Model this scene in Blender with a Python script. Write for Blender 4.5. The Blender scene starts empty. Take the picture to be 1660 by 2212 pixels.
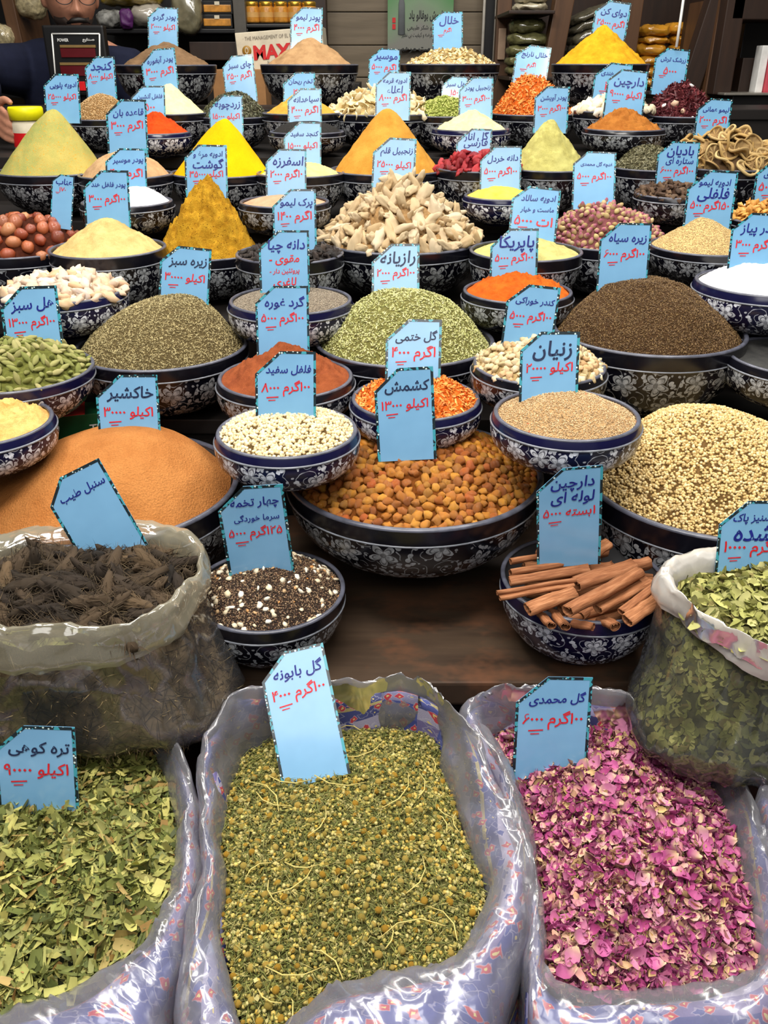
import bpy, bmesh, math, random
import numpy as np
import unicodedata
from math import sin, cos, pi, atan, radians as R_
from mathutils import Vector, Matrix, noise as mnoise

random.seed(7)
rng = np.random.default_rng(7)
SC = bpy.context.scene
COL = SC.collection

# ------------------------------------------------------------------ camera
F = 1850.0                      # focal length in pixels of the 1660 x 2212 frame
PITCH = atan(971 / F)
CAMZ = 1.41
cp, sp = cos(PITCH), sin(PITCH)
cam_d = bpy.data.cameras.new('camera')
cam = bpy.data.objects.new('camera', cam_d); COL.objects.link(cam)
cam.location = (0, 0, CAMZ); cam.rotation_euler = (pi / 2 - PITCH, 0, 0)
cam_d.sensor_fit = 'VERTICAL'; cam_d.sensor_height = 24; cam_d.lens = 24 * F / 2212
cam_d.clip_start = 0.02; cam_d.clip_end = 50
SC.camera = cam

# ------------------------------------------------------------------ world, lamps, exposure
w = bpy.data.worlds.new('shop'); SC.world = w; w.use_nodes = True
w.node_tree.nodes['Background'].inputs[0].default_value = (0.95, 0.97, 1.0, 1)
w.node_tree.nodes['Background'].inputs[1].default_value = 0.24
SC.view_settings.view_transform = 'Standard'; SC.view_settings.look = 'None'
SC.view_settings.exposure = 0.0; SC.view_settings.gamma = 1.0
SC.view_settings.use_curve_mapping = False

def area(name, loc, size, energy, col=(1, 0.96, 0.9), target=None):
    l = bpy.data.lights.new(name, 'AREA'); l.shape = 'RECTANGLE'
    l.size, l.size_y = size; l.energy = energy; l.color = col
    o = bpy.data.objects.new(name, l); COL.objects.link(o); o.location = loc
    if target is not None:
        o.rotation_euler = (Vector(target) - Vector(loc)).to_track_quat('-Z', 'Y').to_euler()
    return o
area('ceiling_lamp', (-0.15, 0.35, 2.6), (1.1, 0.35), 42)
area('ceiling_lamp', (-0.85, 1.25, 2.75), (0.35, 1.2), 24)
area('ceiling_lamp', (0.85, 1.25, 2.75), (0.35, 1.2), 24)
area('ceiling_lamp', (0.0, 2.2, 2.75), (1.4, 0.3), 26)
area('ceiling_lamp', (0.0, 3.15, 2.8), (2.6, 0.3), 13)
area('ceiling_lamp', (0.0, -0.9, 2.5), (1.6, 0.8), 20, (1, 0.98, 0.95), (0, 1.0, 0.9))

# ------------------------------------------------------------------ pixel rays -> points in the room
def at_D(x, y, D):
    u, v = (x - 830) / F, (y - 1106) / F
    return Vector((u * D, D * (cp - v * sp), CAMZ - D * (sp + v * cp)))
def at_z(x, y, z):
    v = (y - 1106) / F
    return at_D(x, y, (CAMZ - z) / (sp + v * cp))
def at_Y(x, y, Y):
    v = (y - 1106) / F
    return at_D(x, y, Y / (cp - v * sp))
def proj(P):
    dz = P[2] - CAMZ
    D = P[1] * cp - dz * sp
    return 830 + F * P[0] / D, 1106 + F * (-dz * cp - P[1] * sp) / D, D

# ------------------------------------------------------------------ node helpers
def lin(c):
    c = [v / 255.0 for v in c[:3]]
    return tuple(v / 12.92 if v <= 0.04045 else ((v + 0.055) / 1.055) ** 2.4 for v in c) + (1,)

class S:
    """a node socket with arithmetic"""
    nt = None
    def __init__(s, k): s.k = k
    @staticmethod
    def m(op, *a, clamp=False):
        n = S.nt.nodes.new('ShaderNodeMath'); n.operation = op; n.use_clamp = clamp
        for i, v in enumerate(a):
            if isinstance(v, S): S.nt.links.new(v.k, n.inputs[i])
            else: n.inputs[i].default_value = v
        return S(n.outputs[0])
    def __add__(s, o): return S.m('ADD', s, o)
    def __radd__(s, o): return S.m('ADD', s, o)
    def __sub__(s, o): return S.m('SUBTRACT', s, o)
    def __rsub__(s, o): return S.m('SUBTRACT', o, s)
    def __mul__(s, o): return S.m('MULTIPLY', s, o)
    def __rmul__(s, o): return S.m('MULTIPLY', s, o)
    def __truediv__(s, o): return S.m('DIVIDE', s, o)
    def __lt__(s, o): return S.m('LESS_THAN', s, o)
    def __gt__(s, o): return S.m('GREATER_THAN', s, o)
    def f(s, op, *a): return S.m(op, s, *a)

class Mat:
    def __init__(s, name):
        s.m = bpy.data.materials.new(name); s.m.use_nodes = True
        s.nt = s.m.node_tree; S.nt = s.nt
        s.b = s.nt.nodes['Principled BSDF']; s.out = s.nt.nodes['Material Output']
    def n(s, t, **kw):
        n = s.nt.nodes.new(t)
        for k, v in kw.items():
            if k.startswith('i_'):
                key = k[2:].replace('_', ' ')
                sock = n.inputs[key] if key in n.inputs else n.inputs[int(key)]
                if isinstance(v, S): s.nt.links.new(v.k, sock)
                elif hasattr(v, 'node'): s.nt.links.new(v, sock)
                else: sock.default_value = v
            else: setattr(n, k, v)
        return n
    def set(s, **kw):
        for k, v in kw.items():
            sock = s.b.inputs[k.replace('_', ' ')]
            if isinstance(v, S): s.nt.links.new(v.k, sock)
            elif hasattr(v, 'node'): s.nt.links.new(v, sock)
            else: sock.default_value = v
        return s
    def coords(s, kind='Object', scale=None):
        tc = s.n('ShaderNodeTexCoord').outputs[kind]
        if scale is None: return tc
        mp = s.n('ShaderNodeMapping'); s.nt.links.new(tc, mp.inputs[0]); mp.inputs['Scale'].default_value = scale
        return mp.outputs[0]
    def noise(s, scale, vec=None, detail=3, rough=0.55):
        n = s.n('ShaderNodeTexNoise', i_Scale=scale, i_Detail=detail, i_Roughness=rough)
        s.nt.links.new(vec if vec is not None else s.coords(), n.inputs['Vector'])
        return n
    def ramp(s, fac, stops, interp='LINEAR'):
        r = s.n('ShaderNodeValToRGB'); r.color_ramp.interpolation = interp
        el = r.color_ramp.elements
        while len(el) < len(stops): el.new(0.5)
        for e, (p, c) in zip(el, stops): e.position = p; e.color = c
        s.nt.links.new(fac.k if isinstance(fac, S) else fac, r.inputs[0])
        return r.outputs[0]
    def mix(s, fac, a, b, blend='MIX'):
        n = s.n('ShaderNodeMix', data_type='RGBA', blend_type=blend)
        for sock, v in ((n.inputs['Factor'], fac), (n.inputs[6], a), (n.inputs[7], b)):
            if isinstance(v, S): s.nt.links.new(v.k, sock)
            elif hasattr(v, 'node'): s.nt.links.new(v, sock)
            else: sock.default_value = v
        return n.outputs[2]
    def bump(s, h, strength=0.5, dist=0.002):
        n = s.n('ShaderNodeBump', i_Strength=strength, i_Distance=dist)
        s.nt.links.new(h.k if isinstance(h, S) else h, n.inputs['Height'])
        s.nt.links.new(n.outputs[0], s.b.inputs['Normal'])
        return s

def plain(name, c, rough=0.6, spec=0.4, metal=0.0, var=0.12, vscale=30, bump=0.0, bscale=200, coat=0.0):
    m = Mat(name)
    n = m.noise(vscale)
    a = tuple(v * (1 - var) for v in lin(c)[:3]) + (1,); b = tuple(min(1, v * (1 + var)) for v in lin(c)[:3]) + (1,)
    m.set(Base_Color=m.ramp(n.outputs[0], [(0.3, a), (0.7, b)]), Roughness=rough, Specular_IOR_Level=spec, Metallic=metal, Coat_Weight=coat)
    if bump: m.bump(m.noise(bscale).outputs[0], bump, 0.001)
    return m.m

def powder(name, c1, c2, scale=60, fine=900, bump=0.5, c3=None, speck=0.0):
    m = Mat(name); co = m.coords()
    n1 = m.noise(scale, co, 5, 0.65); n2 = m.noise(fine, co, 2, 0.6)
    col = m.ramp(n1.outputs[0], [(0.32, lin(c2)), (0.62, lin(c1))])
    g = m.ramp(n2.outputs[0], [(0.3, (0.72, 0.72, 0.72, 1)), (0.7, (1.15, 1.15, 1.15, 1))])
    col = m.mix(0.55, col, g, 'MULTIPLY')
    if c3:
        n3 = m.noise(fine * 0.35, co, 2, 0.5)
        col = m.mix(m.ramp(n3.outputs[0], [(0.62 - speck, (0, 0, 0, 1)), (0.66 - speck, (1, 1, 1, 1))]), col, lin(c3))
    m.set(Base_Color=col, Roughness=0.95, Specular_IOR_Level=0.12)
    h = S(n1.outputs[0]) * 1.5 + S(n2.outputs[0]) * 0.6
    return m.bump(h, bump, 0.004).m

def pieces(name, cols, rough=0.6, spec=0.35, obj=False, bump=0.0, bscale=300, coat=0.0, sss=0.0, tipcol=None):
    """colour per piece: vertex attribute rnd (heap stuff) or the object's random number (single pieces)"""
    m = Mat(name)
    if obj: r = S(m.n('ShaderNodeObjectInfo').outputs['Random'])
    else: r = S(m.n('ShaderNodeAttribute', attribute_name='rnd').outputs['Fac'])
    k = len(cols)
    col = m.ramp(r, [(i / max(1, k - 1), lin(c)) for i, c in enumerate(cols)])
    n = m.noise(bscale * 0.35)
    col = m.mix(0.45, col, m.ramp(n.outputs[0], [(0.3, (0.6, 0.6, 0.6, 1)), (0.7, (1.2, 1.2, 1.2, 1))]), 'MULTIPLY')
    if tipcol:
        t = m.n('ShaderNodeAttribute', attribute_name='tip').outputs['Fac']
        col = m.mix(t, col, lin(tipcol))
    m.set(Base_Color=col, Roughness=rough, Specular_IOR_Level=spec, Coat_Weight=coat)
    if sss:
        m.set(Subsurface_Weight=sss, Subsurface_Scale=0.004); m.b.inputs['Subsurface Radius'].default_value = (1, 0.75, 0.4)
    if bump: m.bump(m.noise(bscale).outputs[0], bump, 0.0015)
    return m.m

def floral(name, base, paint, paint2):
    """hand-painted white flowers, leaves and scrolls over a dark glaze, in UV units of one motif"""
    m = Mat(name)
    uv = m.coords('UV')
    nz = m.noise(2.2, uv, 2); warp = m.n('ShaderNodeVectorMath', operation='SCALE'); warp.inputs['Scale'].default_value = 0.22
    m.nt.links.new(nz.outputs['Color'], warp.inputs[0])
    ad = m.n('ShaderNodeVectorMath', operation='ADD'); m.nt.links.new(uv, ad.inputs[0]); m.nt.links.new(warp.outputs[0], ad.inputs[1])
    def cell(scale, rnd, off):
        mp = m.n('ShaderNodeMapping'); mp.inputs['Location'].default_value = (off, off * 0.7, 0)
        mp.inputs['Scale'].default_value = (scale, scale, 1); m.nt.links.new(ad.outputs[0], mp.inputs[0])
        v = m.n('ShaderNodeTexVoronoi', voronoi_dimensions='2D', feature='F1'); v.inputs['Scale'].default_value = 1; v.inputs['Randomness'].default_value = rnd
        m.nt.links.new(mp.outputs[0], v.inputs['Vector'])
        sub = m.n('ShaderNodeVectorMath', operation='SUBTRACT'); m.nt.links.new(mp.outputs[0], sub.inputs[0]); m.nt.links.new(v.outputs['Position'], sub.inputs[1])
        sx = m.n('ShaderNodeSeparateXYZ'); m.nt.links.new(sub.outputs[0], sx.inputs[0])
        cx = m.n('ShaderNodeSeparateColor'); m.nt.links.new(v.outputs['Color'], cx.inputs[0])
        x, y = S(sx.outputs[0]), S(sx.outputs[1])
        th = S.m('ARCTAN2', y, x); rr = S(v.outputs['Distance'])
        return th, rr, S(cx.outputs[0]), S(cx.outputs[1])
    th, r, a, b = cell(0.8, 0.75, 0.0)
    th = th + a * 6.28
    pet = (th * 2.5).f('COSINE').f('ABSOLUTE')
    edge = (pet * 0.27 + 0.10)
    flower = r < edge
    vein = (((r - edge * 0.72).f('ABSOLUTE')) < 0.022)
    core = r < 0.07
    fl = flower * (1 - vein * 0.75) * (1 - core * 0.6)
    th2, r2, a2, b2 = cell(2.1, 0.9, 3.1)
    th2 = th2 + a2 * 6.28
    leaf = (r2 < (th2.f('COSINE').f('ABSOLUTE') * 0.30 + 0.04)) * (b2 > 0.35)
    th3, r3, a3, b3 = cell(1.15, 0.8, 7.7)
    spiral = ((r3 * 3.2 - th3 / 6.2832 + a3 + 10.0).f('FRACT') < 0.11) * (r3 < 0.55)
    th4, r4, a4, b4 = cell(4.2, 1.0, 1.7)
    dots = (r4 < 0.2) * (b4 > 0.6)
    away = r > (edge + 0.06)
    rest = S.m('MAXIMUM', S.m('MAXIMUM', leaf, spiral * 0.62), dots * 0.8) * away
    mask = S.m('MAXIMUM', fl, rest)
    worn = m.ramp(m.noise(5, uv, 3).outputs[0], [(0.35, (0.55, 0.55, 0.55, 1)), (0.6, (1, 1, 1, 1))])
    pc = m.mix(S(m.noise(9, uv, 2).outputs[0]), lin(paint), lin(paint2))
    pc = m.mix(1.0, pc, worn, 'MULTIPLY')
    m.set(Base_Color=m.mix(mask, lin(base), pc), Roughness=0.22, Specular_IOR_Level=0.55)
    return m.bump(mask, 0.25, 0.0006).m

# ------------------------------------------------------------------ materials
M = {}
M['floral_black'] = floral('black_floral_glaze', (10, 10, 20), (196, 200, 204), (128, 132, 138))
M['floral_blue'] = floral('blue_floral_glaze', (14, 14, 46), (244, 246, 250), (200, 205, 220))
M['glaze_black'] = plain('black_glaze', (14, 14, 22), 0.22, 0.5)
M['glaze_blue'] = plain('blue_glaze', (18, 18, 54), 0.2, 0.5)
M['lip'] = plain('pale_unglazed_rim', (80, 82, 94), 0.3, 0.5, var=0.35, vscale=60)  # grey-blue unglazed lip, with its highlight put into the colour
M['line'] = plain('painted_line', (120, 124, 132), 0.3, 0.5, var=0.3, vscale=80)
M['inside'] = plain('bowl_inside_glaze', (70, 70, 72), 0.35, 0.5)

def card_mat():
    m = Mat('laminated_blue_card')
    n = m.noise(14, None, 3)
    m.set(Base_Color=m.ramp(n.outputs[0], [(0.3, lin((110, 160, 198))), (0.7, lin((121, 173, 211)))]), Roughness=0.22, Specular_IOR_Level=0.6, Coat_Weight=0.5, Coat_Roughness=0.08)
    return m.bump(m.noise(22, None, 1).outputs[0], 0.12, 0.003).m
M['card'] = card_mat()
def border_mat():
    m = Mat('card_border_print')
    v = m.n('ShaderNodeTexVoronoi', i_Scale=210.0); m.nt.links.new(m.coords(), v.inputs['Vector'])
    c = m.ramp(v.outputs['Distance'], [(0.0, lin((205, 225, 220))), (0.23, lin((205, 225, 220))), (0.26, lin((20, 44, 52))), (1, lin((8, 12, 16)))])
    sc = m.n('ShaderNodeSeparateColor'); m.nt.links.new(v.outputs['Color'], sc.inputs[0])
    c = m.mix(S(sc.outputs[0]) > 0.72, c, lin((58, 150, 165)))
    m.set(Base_Color=c, Roughness=0.3, Coat_Weight=0.4)
    return m.m
M['border'] = border_mat()
M['ink_blue'] = plain('blue_marker_ink', (22, 30, 120), 0.4, var=0.3, vscale=120)
M['ink_dark'] = plain('dark_marker_ink', (26, 38, 70), 0.4, var=0.3, vscale=120)
M['ink_red'] = plain('red_marker_ink', (200, 30, 40), 0.4, var=0.25, vscale=120)

def wood(name, c1, c2, scale=(1, 12, 12), rough=0.4, wear=None):
    m = Mat(name); co = m.coords('Object', scale)
    n = m.noise(3, co, 6, 0.6)
    col = m.ramp(n.outputs[0], [(0.3, lin(c1)), (0.7, lin(c2))])
    if wear:
        w1 = m.noise(9, m.coords('Object', (1, 1.4, 1)), 4, 0.7)
        col = m.mix(m.ramp(w1.outputs[0], [(0.5, (0, 0, 0, 1)), (0.68, (0.8, 0.8, 0.8, 1))]), col, lin(wear))
    m.set(Base_Color=col, Roughness=rough, Specular_IOR_Level=0.4)
    return m.bump(n.outputs[0], 0.15, 0.002).m
M['table'] = wood('worn_table_wood', (54, 42, 34), (82, 66, 52), (1, 9, 1), 0.42, (104, 70, 50))
M['darkwood'] = wood('dark_stand_wood', (16, 13, 12), (28, 22, 19), (1, 10, 10), 0.55)
M['redwood'] = wood('red_brown_wood', (58, 28, 22), (76, 38, 28), (1, 10, 10), 0.5)
M['shelfwood'] = wood('brown_shelf_wood', (74, 50, 32), (98, 68, 44), (10, 10, 1), 0.45)
M['shelfdark'] = wood('dark_brown_shelf_wood', (36, 24, 18), (52, 34, 24), (10, 10, 1), 0.5)
M['panel'] = wood('taupe_panel_wood', (98, 86, 68), (122, 108, 88), (1, 10, 14), 0.5)
M['black'] = plain('black_plastic', (14, 14, 16), 0.4)
M['blackmetal'] = plain('black_painted_metal', (18, 18, 20), 0.35)
M['metal'] = plain('brushed_metal', (165, 160, 150), 0.35, 0.5, 0.7)
M['floor'] = plain('dark_floor_tile', (52, 46, 42), 0.4)
M['wall'] = plain('shop_wall_paint', (96, 88, 78), 0.8)
M['ceiling'] = plain('ceiling_paint', (190, 188, 182), 0.9)
M['white'] = plain('white_plastic', (225, 225, 222), 0.4)
M['yellow'] = plain('yellow_plastic_lid', (240, 232, 20), 0.35)
M['red'] = plain('red_plastic', (205, 25, 30), 0.35)
M['cream'] = plain('cream_paper', (205, 195, 172), 0.6)
M['carton'] = plain('brown_carton', (150, 108, 66), 0.8)
M['boxgreen'] = plain('green_carton_print', (20, 84, 48), 0.4)
M['boxred'] = plain('red_carton_print', (200, 45, 40), 0.4)
M['navy'] = plain('navy_jersey_fabric', (22, 26, 46), 0.9, 0.2, bump=0.3, bscale=700)
M['skin'] = plain('skin', (172, 120, 96), 0.5, 0.4, var=0.08)
M['hair'] = plain('black_hair', (18, 14, 12), 0.5)
M['amber'] = plain('amber_honey', (190, 130, 50), 0.3, var=0.3, vscale=60)
M['gold'] = plain('gold_metal_lid', (205, 160, 60), 0.3, 0.5, 0.8)

def clear_plastic(name, haze=0.16, tint=(235, 235, 240), rough=0.12):
    m = Mat(name); nt = m.nt
    n1 = m.noise(17, m.coords('Object', (1, 1, .45)), 2, 0.5); n2 = m.noise(7, None, 2, 0.5)
    bp = m.n('ShaderNodeBump', i_Strength=0.75, i_Distance=0.007)
    S.nt = nt
    h = (S(n1.outputs[0]) - 0.5).f('ABSOLUTE') * -1.0 + (S(n2.outputs[0]) - 0.5).f('ABSOLUTE') * -2.2
    nt.links.new(h.k, bp.inputs['Height'])
    tr = m.n('ShaderNodeBsdfTransparent', i_Color=(0.97, 0.97, 0.97, 1))
    gl = m.n('ShaderNodeBsdfGlossy', i_Roughness=rough, i_Color=(1, 1, 1, 1)); nt.links.new(bp.outputs[0], gl.inputs['Normal'])
    df = m.n('ShaderNodeBsdfDiffuse', i_Color=lin(tint)); nt.links.new(bp.outputs[0], df.inputs['Normal'])
    tl = m.n('ShaderNodeBsdfTranslucent', i_Color=lin(tint))
    dd = m.n('ShaderNodeMixShader'); dd.inputs[0].default_value = 0.4
    nt.links.new(df.outputs[0], dd.inputs[1]); nt.links.new(tl.outputs[0], dd.inputs[2])
    fr = m.n('ShaderNodeLayerWeight', i_Blend=0.35); nt.links.new(bp.outputs[0], fr.inputs['Normal'])
    a = m.n('ShaderNodeMixShader')
    hz = S(n2.outputs[0]) * (haze * 1.0) + haze * 0.5 + S(fr.outputs['Facing']) * (haze * 1.4)
    nt.links.new(hz.k, a.inputs[0]); nt.links.new(tr.outputs[0], a.inputs[1]); nt.links.new(dd.outputs[0], a.inputs[2])
    b = m.n('ShaderNodeMixShader'); k = S(fr.outputs['Fresnel']) * 0.9 + 0.05
    nt.links.new(k.k, b.inputs[0]); nt.links.new(a.outputs[0], b.inputs[1]); nt.links.new(gl.outputs[0], b.inputs[2])
    nt.links.new(b.outputs[0], m.out.inputs[0])
    return m.m
M['film'] = clear_plastic('clear_plastic_film', 0.17, (222, 222, 230), 0.2)
M['film_thin'] = clear_plastic('thin_clear_plastic', 0.03)
M['film_milky'] = clear_plastic('milky_plastic_film', 0.34, (206, 198, 172), 0.1)
M['film_white'] = clear_plastic('white_plastic_film', 0.75, (228, 224, 216), 0.2)
def packet_film():
    m = Mat('packet_film'); tr = m.n('ShaderNodeBsdfTransparent'); gl = m.n('ShaderNodeBsdfGlossy', i_Roughness=.14); mx = m.n('ShaderNodeMixShader'); mx.inputs[0].default_value = .13
    m.nt.links.new(tr.outputs[0], mx.inputs[1]); m.nt.links.new(gl.outputs[0], mx.inputs[2]); m.nt.links.new(mx.outputs[0], m.out.inputs[0]); return m.m
M['film_pack'] = packet_film()

def sackcloth():
    m = Mat('printed_sack_cloth'); uv = m.coords('UV')
    sx = m.n('ShaderNodeSeparateXYZ'); m.nt.links.new(uv, sx.inputs[0])
    v = S(sx.outputs[1]); u = S(sx.outputs[0])
    band = m.ramp((v * 0.42 + u * 0.10).f('FRACT'), [(0.0, lin((60, 74, 148))), (0.16, lin((136, 134, 172))), (0.32, lin((36, 44, 100))), (0.44, lin((170, 156, 96))), (0.48, lin((50, 60, 124))), (0.60, lin((160, 156, 184))), (0.72, lin((104, 96, 148))), (0.86, lin((40, 54, 128)))], 'CONSTANT')
    vo = m.n('ShaderNodeTexVoronoi', voronoi_dimensions='2D', feature='F1', distance='MANHATTAN', i_Scale=4.0, i_Randomness=0.6)
    wn = m.noise(5, uv, 2); wa = m.n('ShaderNodeVectorMath', operation='MULTIPLY_ADD'); wa.inputs[1].default_value = (.22, .22, 0)
    m.nt.links.new(wn.outputs['Color'], wa.inputs[0]); m.nt.links.new(uv, wa.inputs[2]); m.nt.links.new(wa.outputs[0], vo.inputs['Vector'])
    scn = m.n('ShaderNodeSeparateColor'); m.nt.links.new(vo.outputs['Color'], scn.inputs[0])
    d = S(vo.outputs['Distance']); r = S(scn.outputs[0])
    c = m.mix((d < 0.42) * (r > 0.55), band, lin((184, 44, 58)))
    c = m.mix((d < 0.34) * (r < 0.22), c, lin((44, 62, 140)))
    c = m.mix((d < 0.13) * (r > 0.3), c, lin((214, 196, 120)))
    ring = ((d - 0.42).f('ABSOLUTE')) < 0.05
    c = m.mix(ring * 0.3, c, lin((214, 210, 220)))
    wv = m.noise(60, uv, 1)
    c = m.mix(0.10, c, lin((128, 124, 146)))  # mutes the print: haze of the liner blended into the cloth colour
    m.set(Base_Color=m.mix(0.4, c, m.ramp(wv.outputs[0], [(0.35, (0.6, 0.6, 0.6, 1)), (0.65, (1.1, 1.1, 1.1, 1))]), 'MULTIPLY'), Roughness=0.6)
    return m.m
M['sack'] = sackcloth()

# ------------------------------------------------------------------ mesh helpers
def tag(o, label=None, cat=None, group=None, kind=None):
    if label: o['label'] = label
    if cat: o['category'] = cat
    if group: o['group'] = group
    if kind: o['kind'] = kind
    return o
def empty(name, loc, label=None, cat=None, group=None, rot=(0, 0, 0)):
    o = bpy.data.objects.new(name, None); COL.objects.link(o)
    o.location = loc; o.rotation_euler = rot; o.empty_display_size = 0.02
    return tag(o, label, cat, group)
def link(name, me, mats=None, parent=None, loc=None, rot=None):
    o = bpy.data.objects.new(name, me); COL.objects.link(o)
    if mats is not None:
        for mm in (mats if isinstance(mats, (list, tuple)) else [mats]): me.materials.append(mm)
    if parent is not None: o.parent = parent
    if loc is not None: o.location = loc
    if rot is not None: o.rotation_euler = rot
    return o
def mk(name, V, Fc, smooth=True, uv=None, midx=None, attrs=None):
    me = bpy.data.meshes.new(name)
    V = np.asarray(V, dtype=np.float32)
    if isinstance(Fc, np.ndarray):
        k = Fc.shape[1]; n = len(Fc)
        me.vertices.add(len(V)); me.vertices.foreach_set('co', V.ravel())
        me.loops.add(n * k); me.loops.foreach_set('vertex_index', Fc.astype(np.int32).ravel())
        me.polygons.add(n); me.polygons.foreach_set('loop_start', np.arange(0, n * k, k, dtype=np.int32))
        me.update(calc_edges=True)
    else:
        me.from_pydata([tuple(map(float, v)) for v in V], [], [tuple(f) for f in Fc]); me.update()
    if smooth: me.polygons.foreach_set('use_smooth', np.ones(len(me.polygons), dtype=bool))
    if midx is not None: me.polygons.foreach_set('material_index', np.asarray(midx, dtype=np.int32))
    if uv is not None:
        ul = me.uv_layers.new(name='UVMap'); li = np.zeros(len(me.loops), dtype=np.int32); me.loops.foreach_get('vertex_index', li)
        ul.data.foreach_set('uv', np.asarray(uv, dtype=np.float32)[li].ravel())
    if attrs:
        for k, a in attrs.items():
            at = me.attributes.new(k, 'FLOAT', 'POINT'); at.data.foreach_set('value', np.asarray(a, dtype=np.float32))
    return me
def box(name, size, mat, parent=None, loc=(0, 0, 0), rot=(0, 0, 0), bevel=0.002):
    bm = bmesh.new(); bmesh.ops.create_cube(bm, size=1)
    for v in bm.verts: v.co = Vector((v.co.x * size[0], v.co.y * size[1], v.co.z * size[2]))
    if bevel: bmesh.ops.bevel(bm, geom=list(bm.edges), offset=min(bevel, min(size) * 0.3), segments=2, affect='EDGES', profile=0.7)
    me = bpy.data.meshes.new(name); bm.to_mesh(me); bm.free()
    return link(name, me, mat, parent, loc, rot)
def lathe(prof, n=64, close=False, motif=0.03, uvR=None):
    """prof: (r, z) list; returns V, quads, uv"""
    P = np.array(prof, dtype=float); k = len(P)
    th = np.linspace(0, 2 * pi, n + 1) + pi / 2           # seam at the back (+Y)
    arc = np.concatenate([[0], np.cumsum(np.linalg.norm(np.diff(P, axis=0), axis=1))])
    V = np.zeros((k, n + 1, 3)); V[:, :, 0] = P[:, :1] * np.cos(th); V[:, :, 1] = P[:, :1] * np.sin(th); V[:, :, 2] = P[:, 1:]
    RR = uvR or P[:, 0].max()
    UV = np.zeros((k, n + 1, 2)); UV[:, :, 0] = (th * RR / motif)[None, :]; UV[:, :, 1] = (-arc / motif)[:, None]
    i, j = np.meshgrid(np.arange(k - 1), np.arange(n), indexing='ij')
    a = i * (n + 1) + j
    Q = np.stack([a, a + (n + 1), a + n + 2, a + 1], axis=-1).reshape(-1, 4)
    return V.reshape(-1, 3), Q, UV.reshape(-1, 2)
def tube(pts, rad, n=8, cap=True):
    pts = [Vector(p) for p in pts]; V = []; Fc = []
    rads = rad if isinstance(rad, (list, tuple)) else [rad] * len(pts)
    up = Vector((0, 0, 1))
    for i, p in enumerate(pts):
        d = (pts[min(i + 1, len(pts) - 1)] - pts[max(i - 1, 0)]).normalized()
        a = d.cross(up if abs(d.z) < 0.95 else Vector((1, 0, 0))).normalized(); b = d.cross(a)
        for k in range(n):
            t = 2 * pi * k / n; V.append(p + (a * cos(t) + b * sin(t)) * rads[i])
    for i in range(len(pts) - 1):
        for k in range(n):
            q = i * n; Fc.append((q + k, q + (k + 1) % n, q + n + (k + 1) % n, q + n + k))
    if cap: Fc += [tuple(range(n))[::-1], tuple((len(pts) - 1) * n + k for k in range(n))]
    return V, Fc
def tris_of(Q):
    Q = np.asarray(Q)
    return Q if Q.shape[1] == 3 else np.concatenate([Q[:, [0, 1, 2]], Q[:, [0, 2, 3]]])
def sample(V, Q, n):
    V = np.asarray(V, dtype=float); T = tris_of(Q)
    A, B, Cc = V[T[:, 0]], V[T[:, 1]], V[T[:, 2]]
    N = np.cross(B - A, Cc - A); ar = np.linalg.norm(N, axis=1) + 1e-12
    f = rng.choice(len(T), n, p=ar / ar.sum()); r1, r2 = np.sqrt(rng.random(n)), rng.random(n)
    P = A[f] * (1 - r1)[:, None] + B[f] * (r1 * (1 - r2))[:, None] + Cc[f] * (r1 * r2)[:, None]
    nn = N[f] / ar[f][:, None]; nn[nn[:, 2] < 0] *= -1
    return P, nn
def frames(Nn, tilt=0.3, flat=True):
    """random orthonormal frames with z near the given normals"""
    n = len(Nn)
    z = Nn + rng.normal(0, tilt, (n, 3)) if flat else rng.normal(0, 1, (n, 3))
    z /= np.linalg.norm(z, axis=1)[:, None] + 1e-9
    a = rng.normal(0, 1, (n, 3)); x = a - (a * z).sum(1)[:, None] * z; x /= np.linalg.norm(x, axis=1)[:, None] + 1e-9
    y = np.cross(z, x)
    return np.stack([x, y, z], axis=2)        # columns
def scatter(P, Fr, protos, scale, rnd=None):
    """merge copies of prototype (V, T) meshes; returns V, T, rnd"""
    n = len(P); pick = rng.integers(0, len(protos), n); VV, TT, RR = [], [], []; off = 0
    scale = np.broadcast_to(np.asarray(scale, dtype=float).reshape(-1, 1) if np.ndim(scale) == 1 else scale, (n, 3)) if np.ndim(scale) < 2 else scale
    rnd = rng.random(n) if rnd is None else rnd
    for k, (pv, pt) in enumerate(protos):
        s = np.where(pick == k)[0]
        if not len(s): continue
        pv = np.asarray(pv, dtype=float); pt = np.asarray(pt)
        loc = pv[None] * scale[s][:, None, :]
        W = np.einsum('nij,nkj->nki', Fr[s], loc) + P[s][:, None, :]
        VV.append(W.reshape(-1, 3)); TT.append((pt[None] + (np.arange(len(s)) * len(pv))[:, None, None] + off).reshape(-1, pt.shape[1]))
        RR.append(np.repeat(rnd[s], len(pv))); off += len(s) * len(pv)
    return np.concatenate(VV), np.concatenate(TT), np.concatenate(RR)
def join(parts):
    """parts: list of (V, Q(3 or 4), rnd or None, material index)"""
    VV, TT, RR, MI = [], [], [], []; off = 0
    for V, Q, r, mi in parts:
        T = tris_of(Q); VV.append(np.asarray(V, dtype=float)); TT.append(T + off); off += len(V)
        RR.append(np.full(len(V), 0.5) if r is None else r); MI.append(np.full(len(T), mi))
    return np.concatenate(VV), np.concatenate(TT), np.concatenate(RR), np.concatenate(MI)

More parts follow.
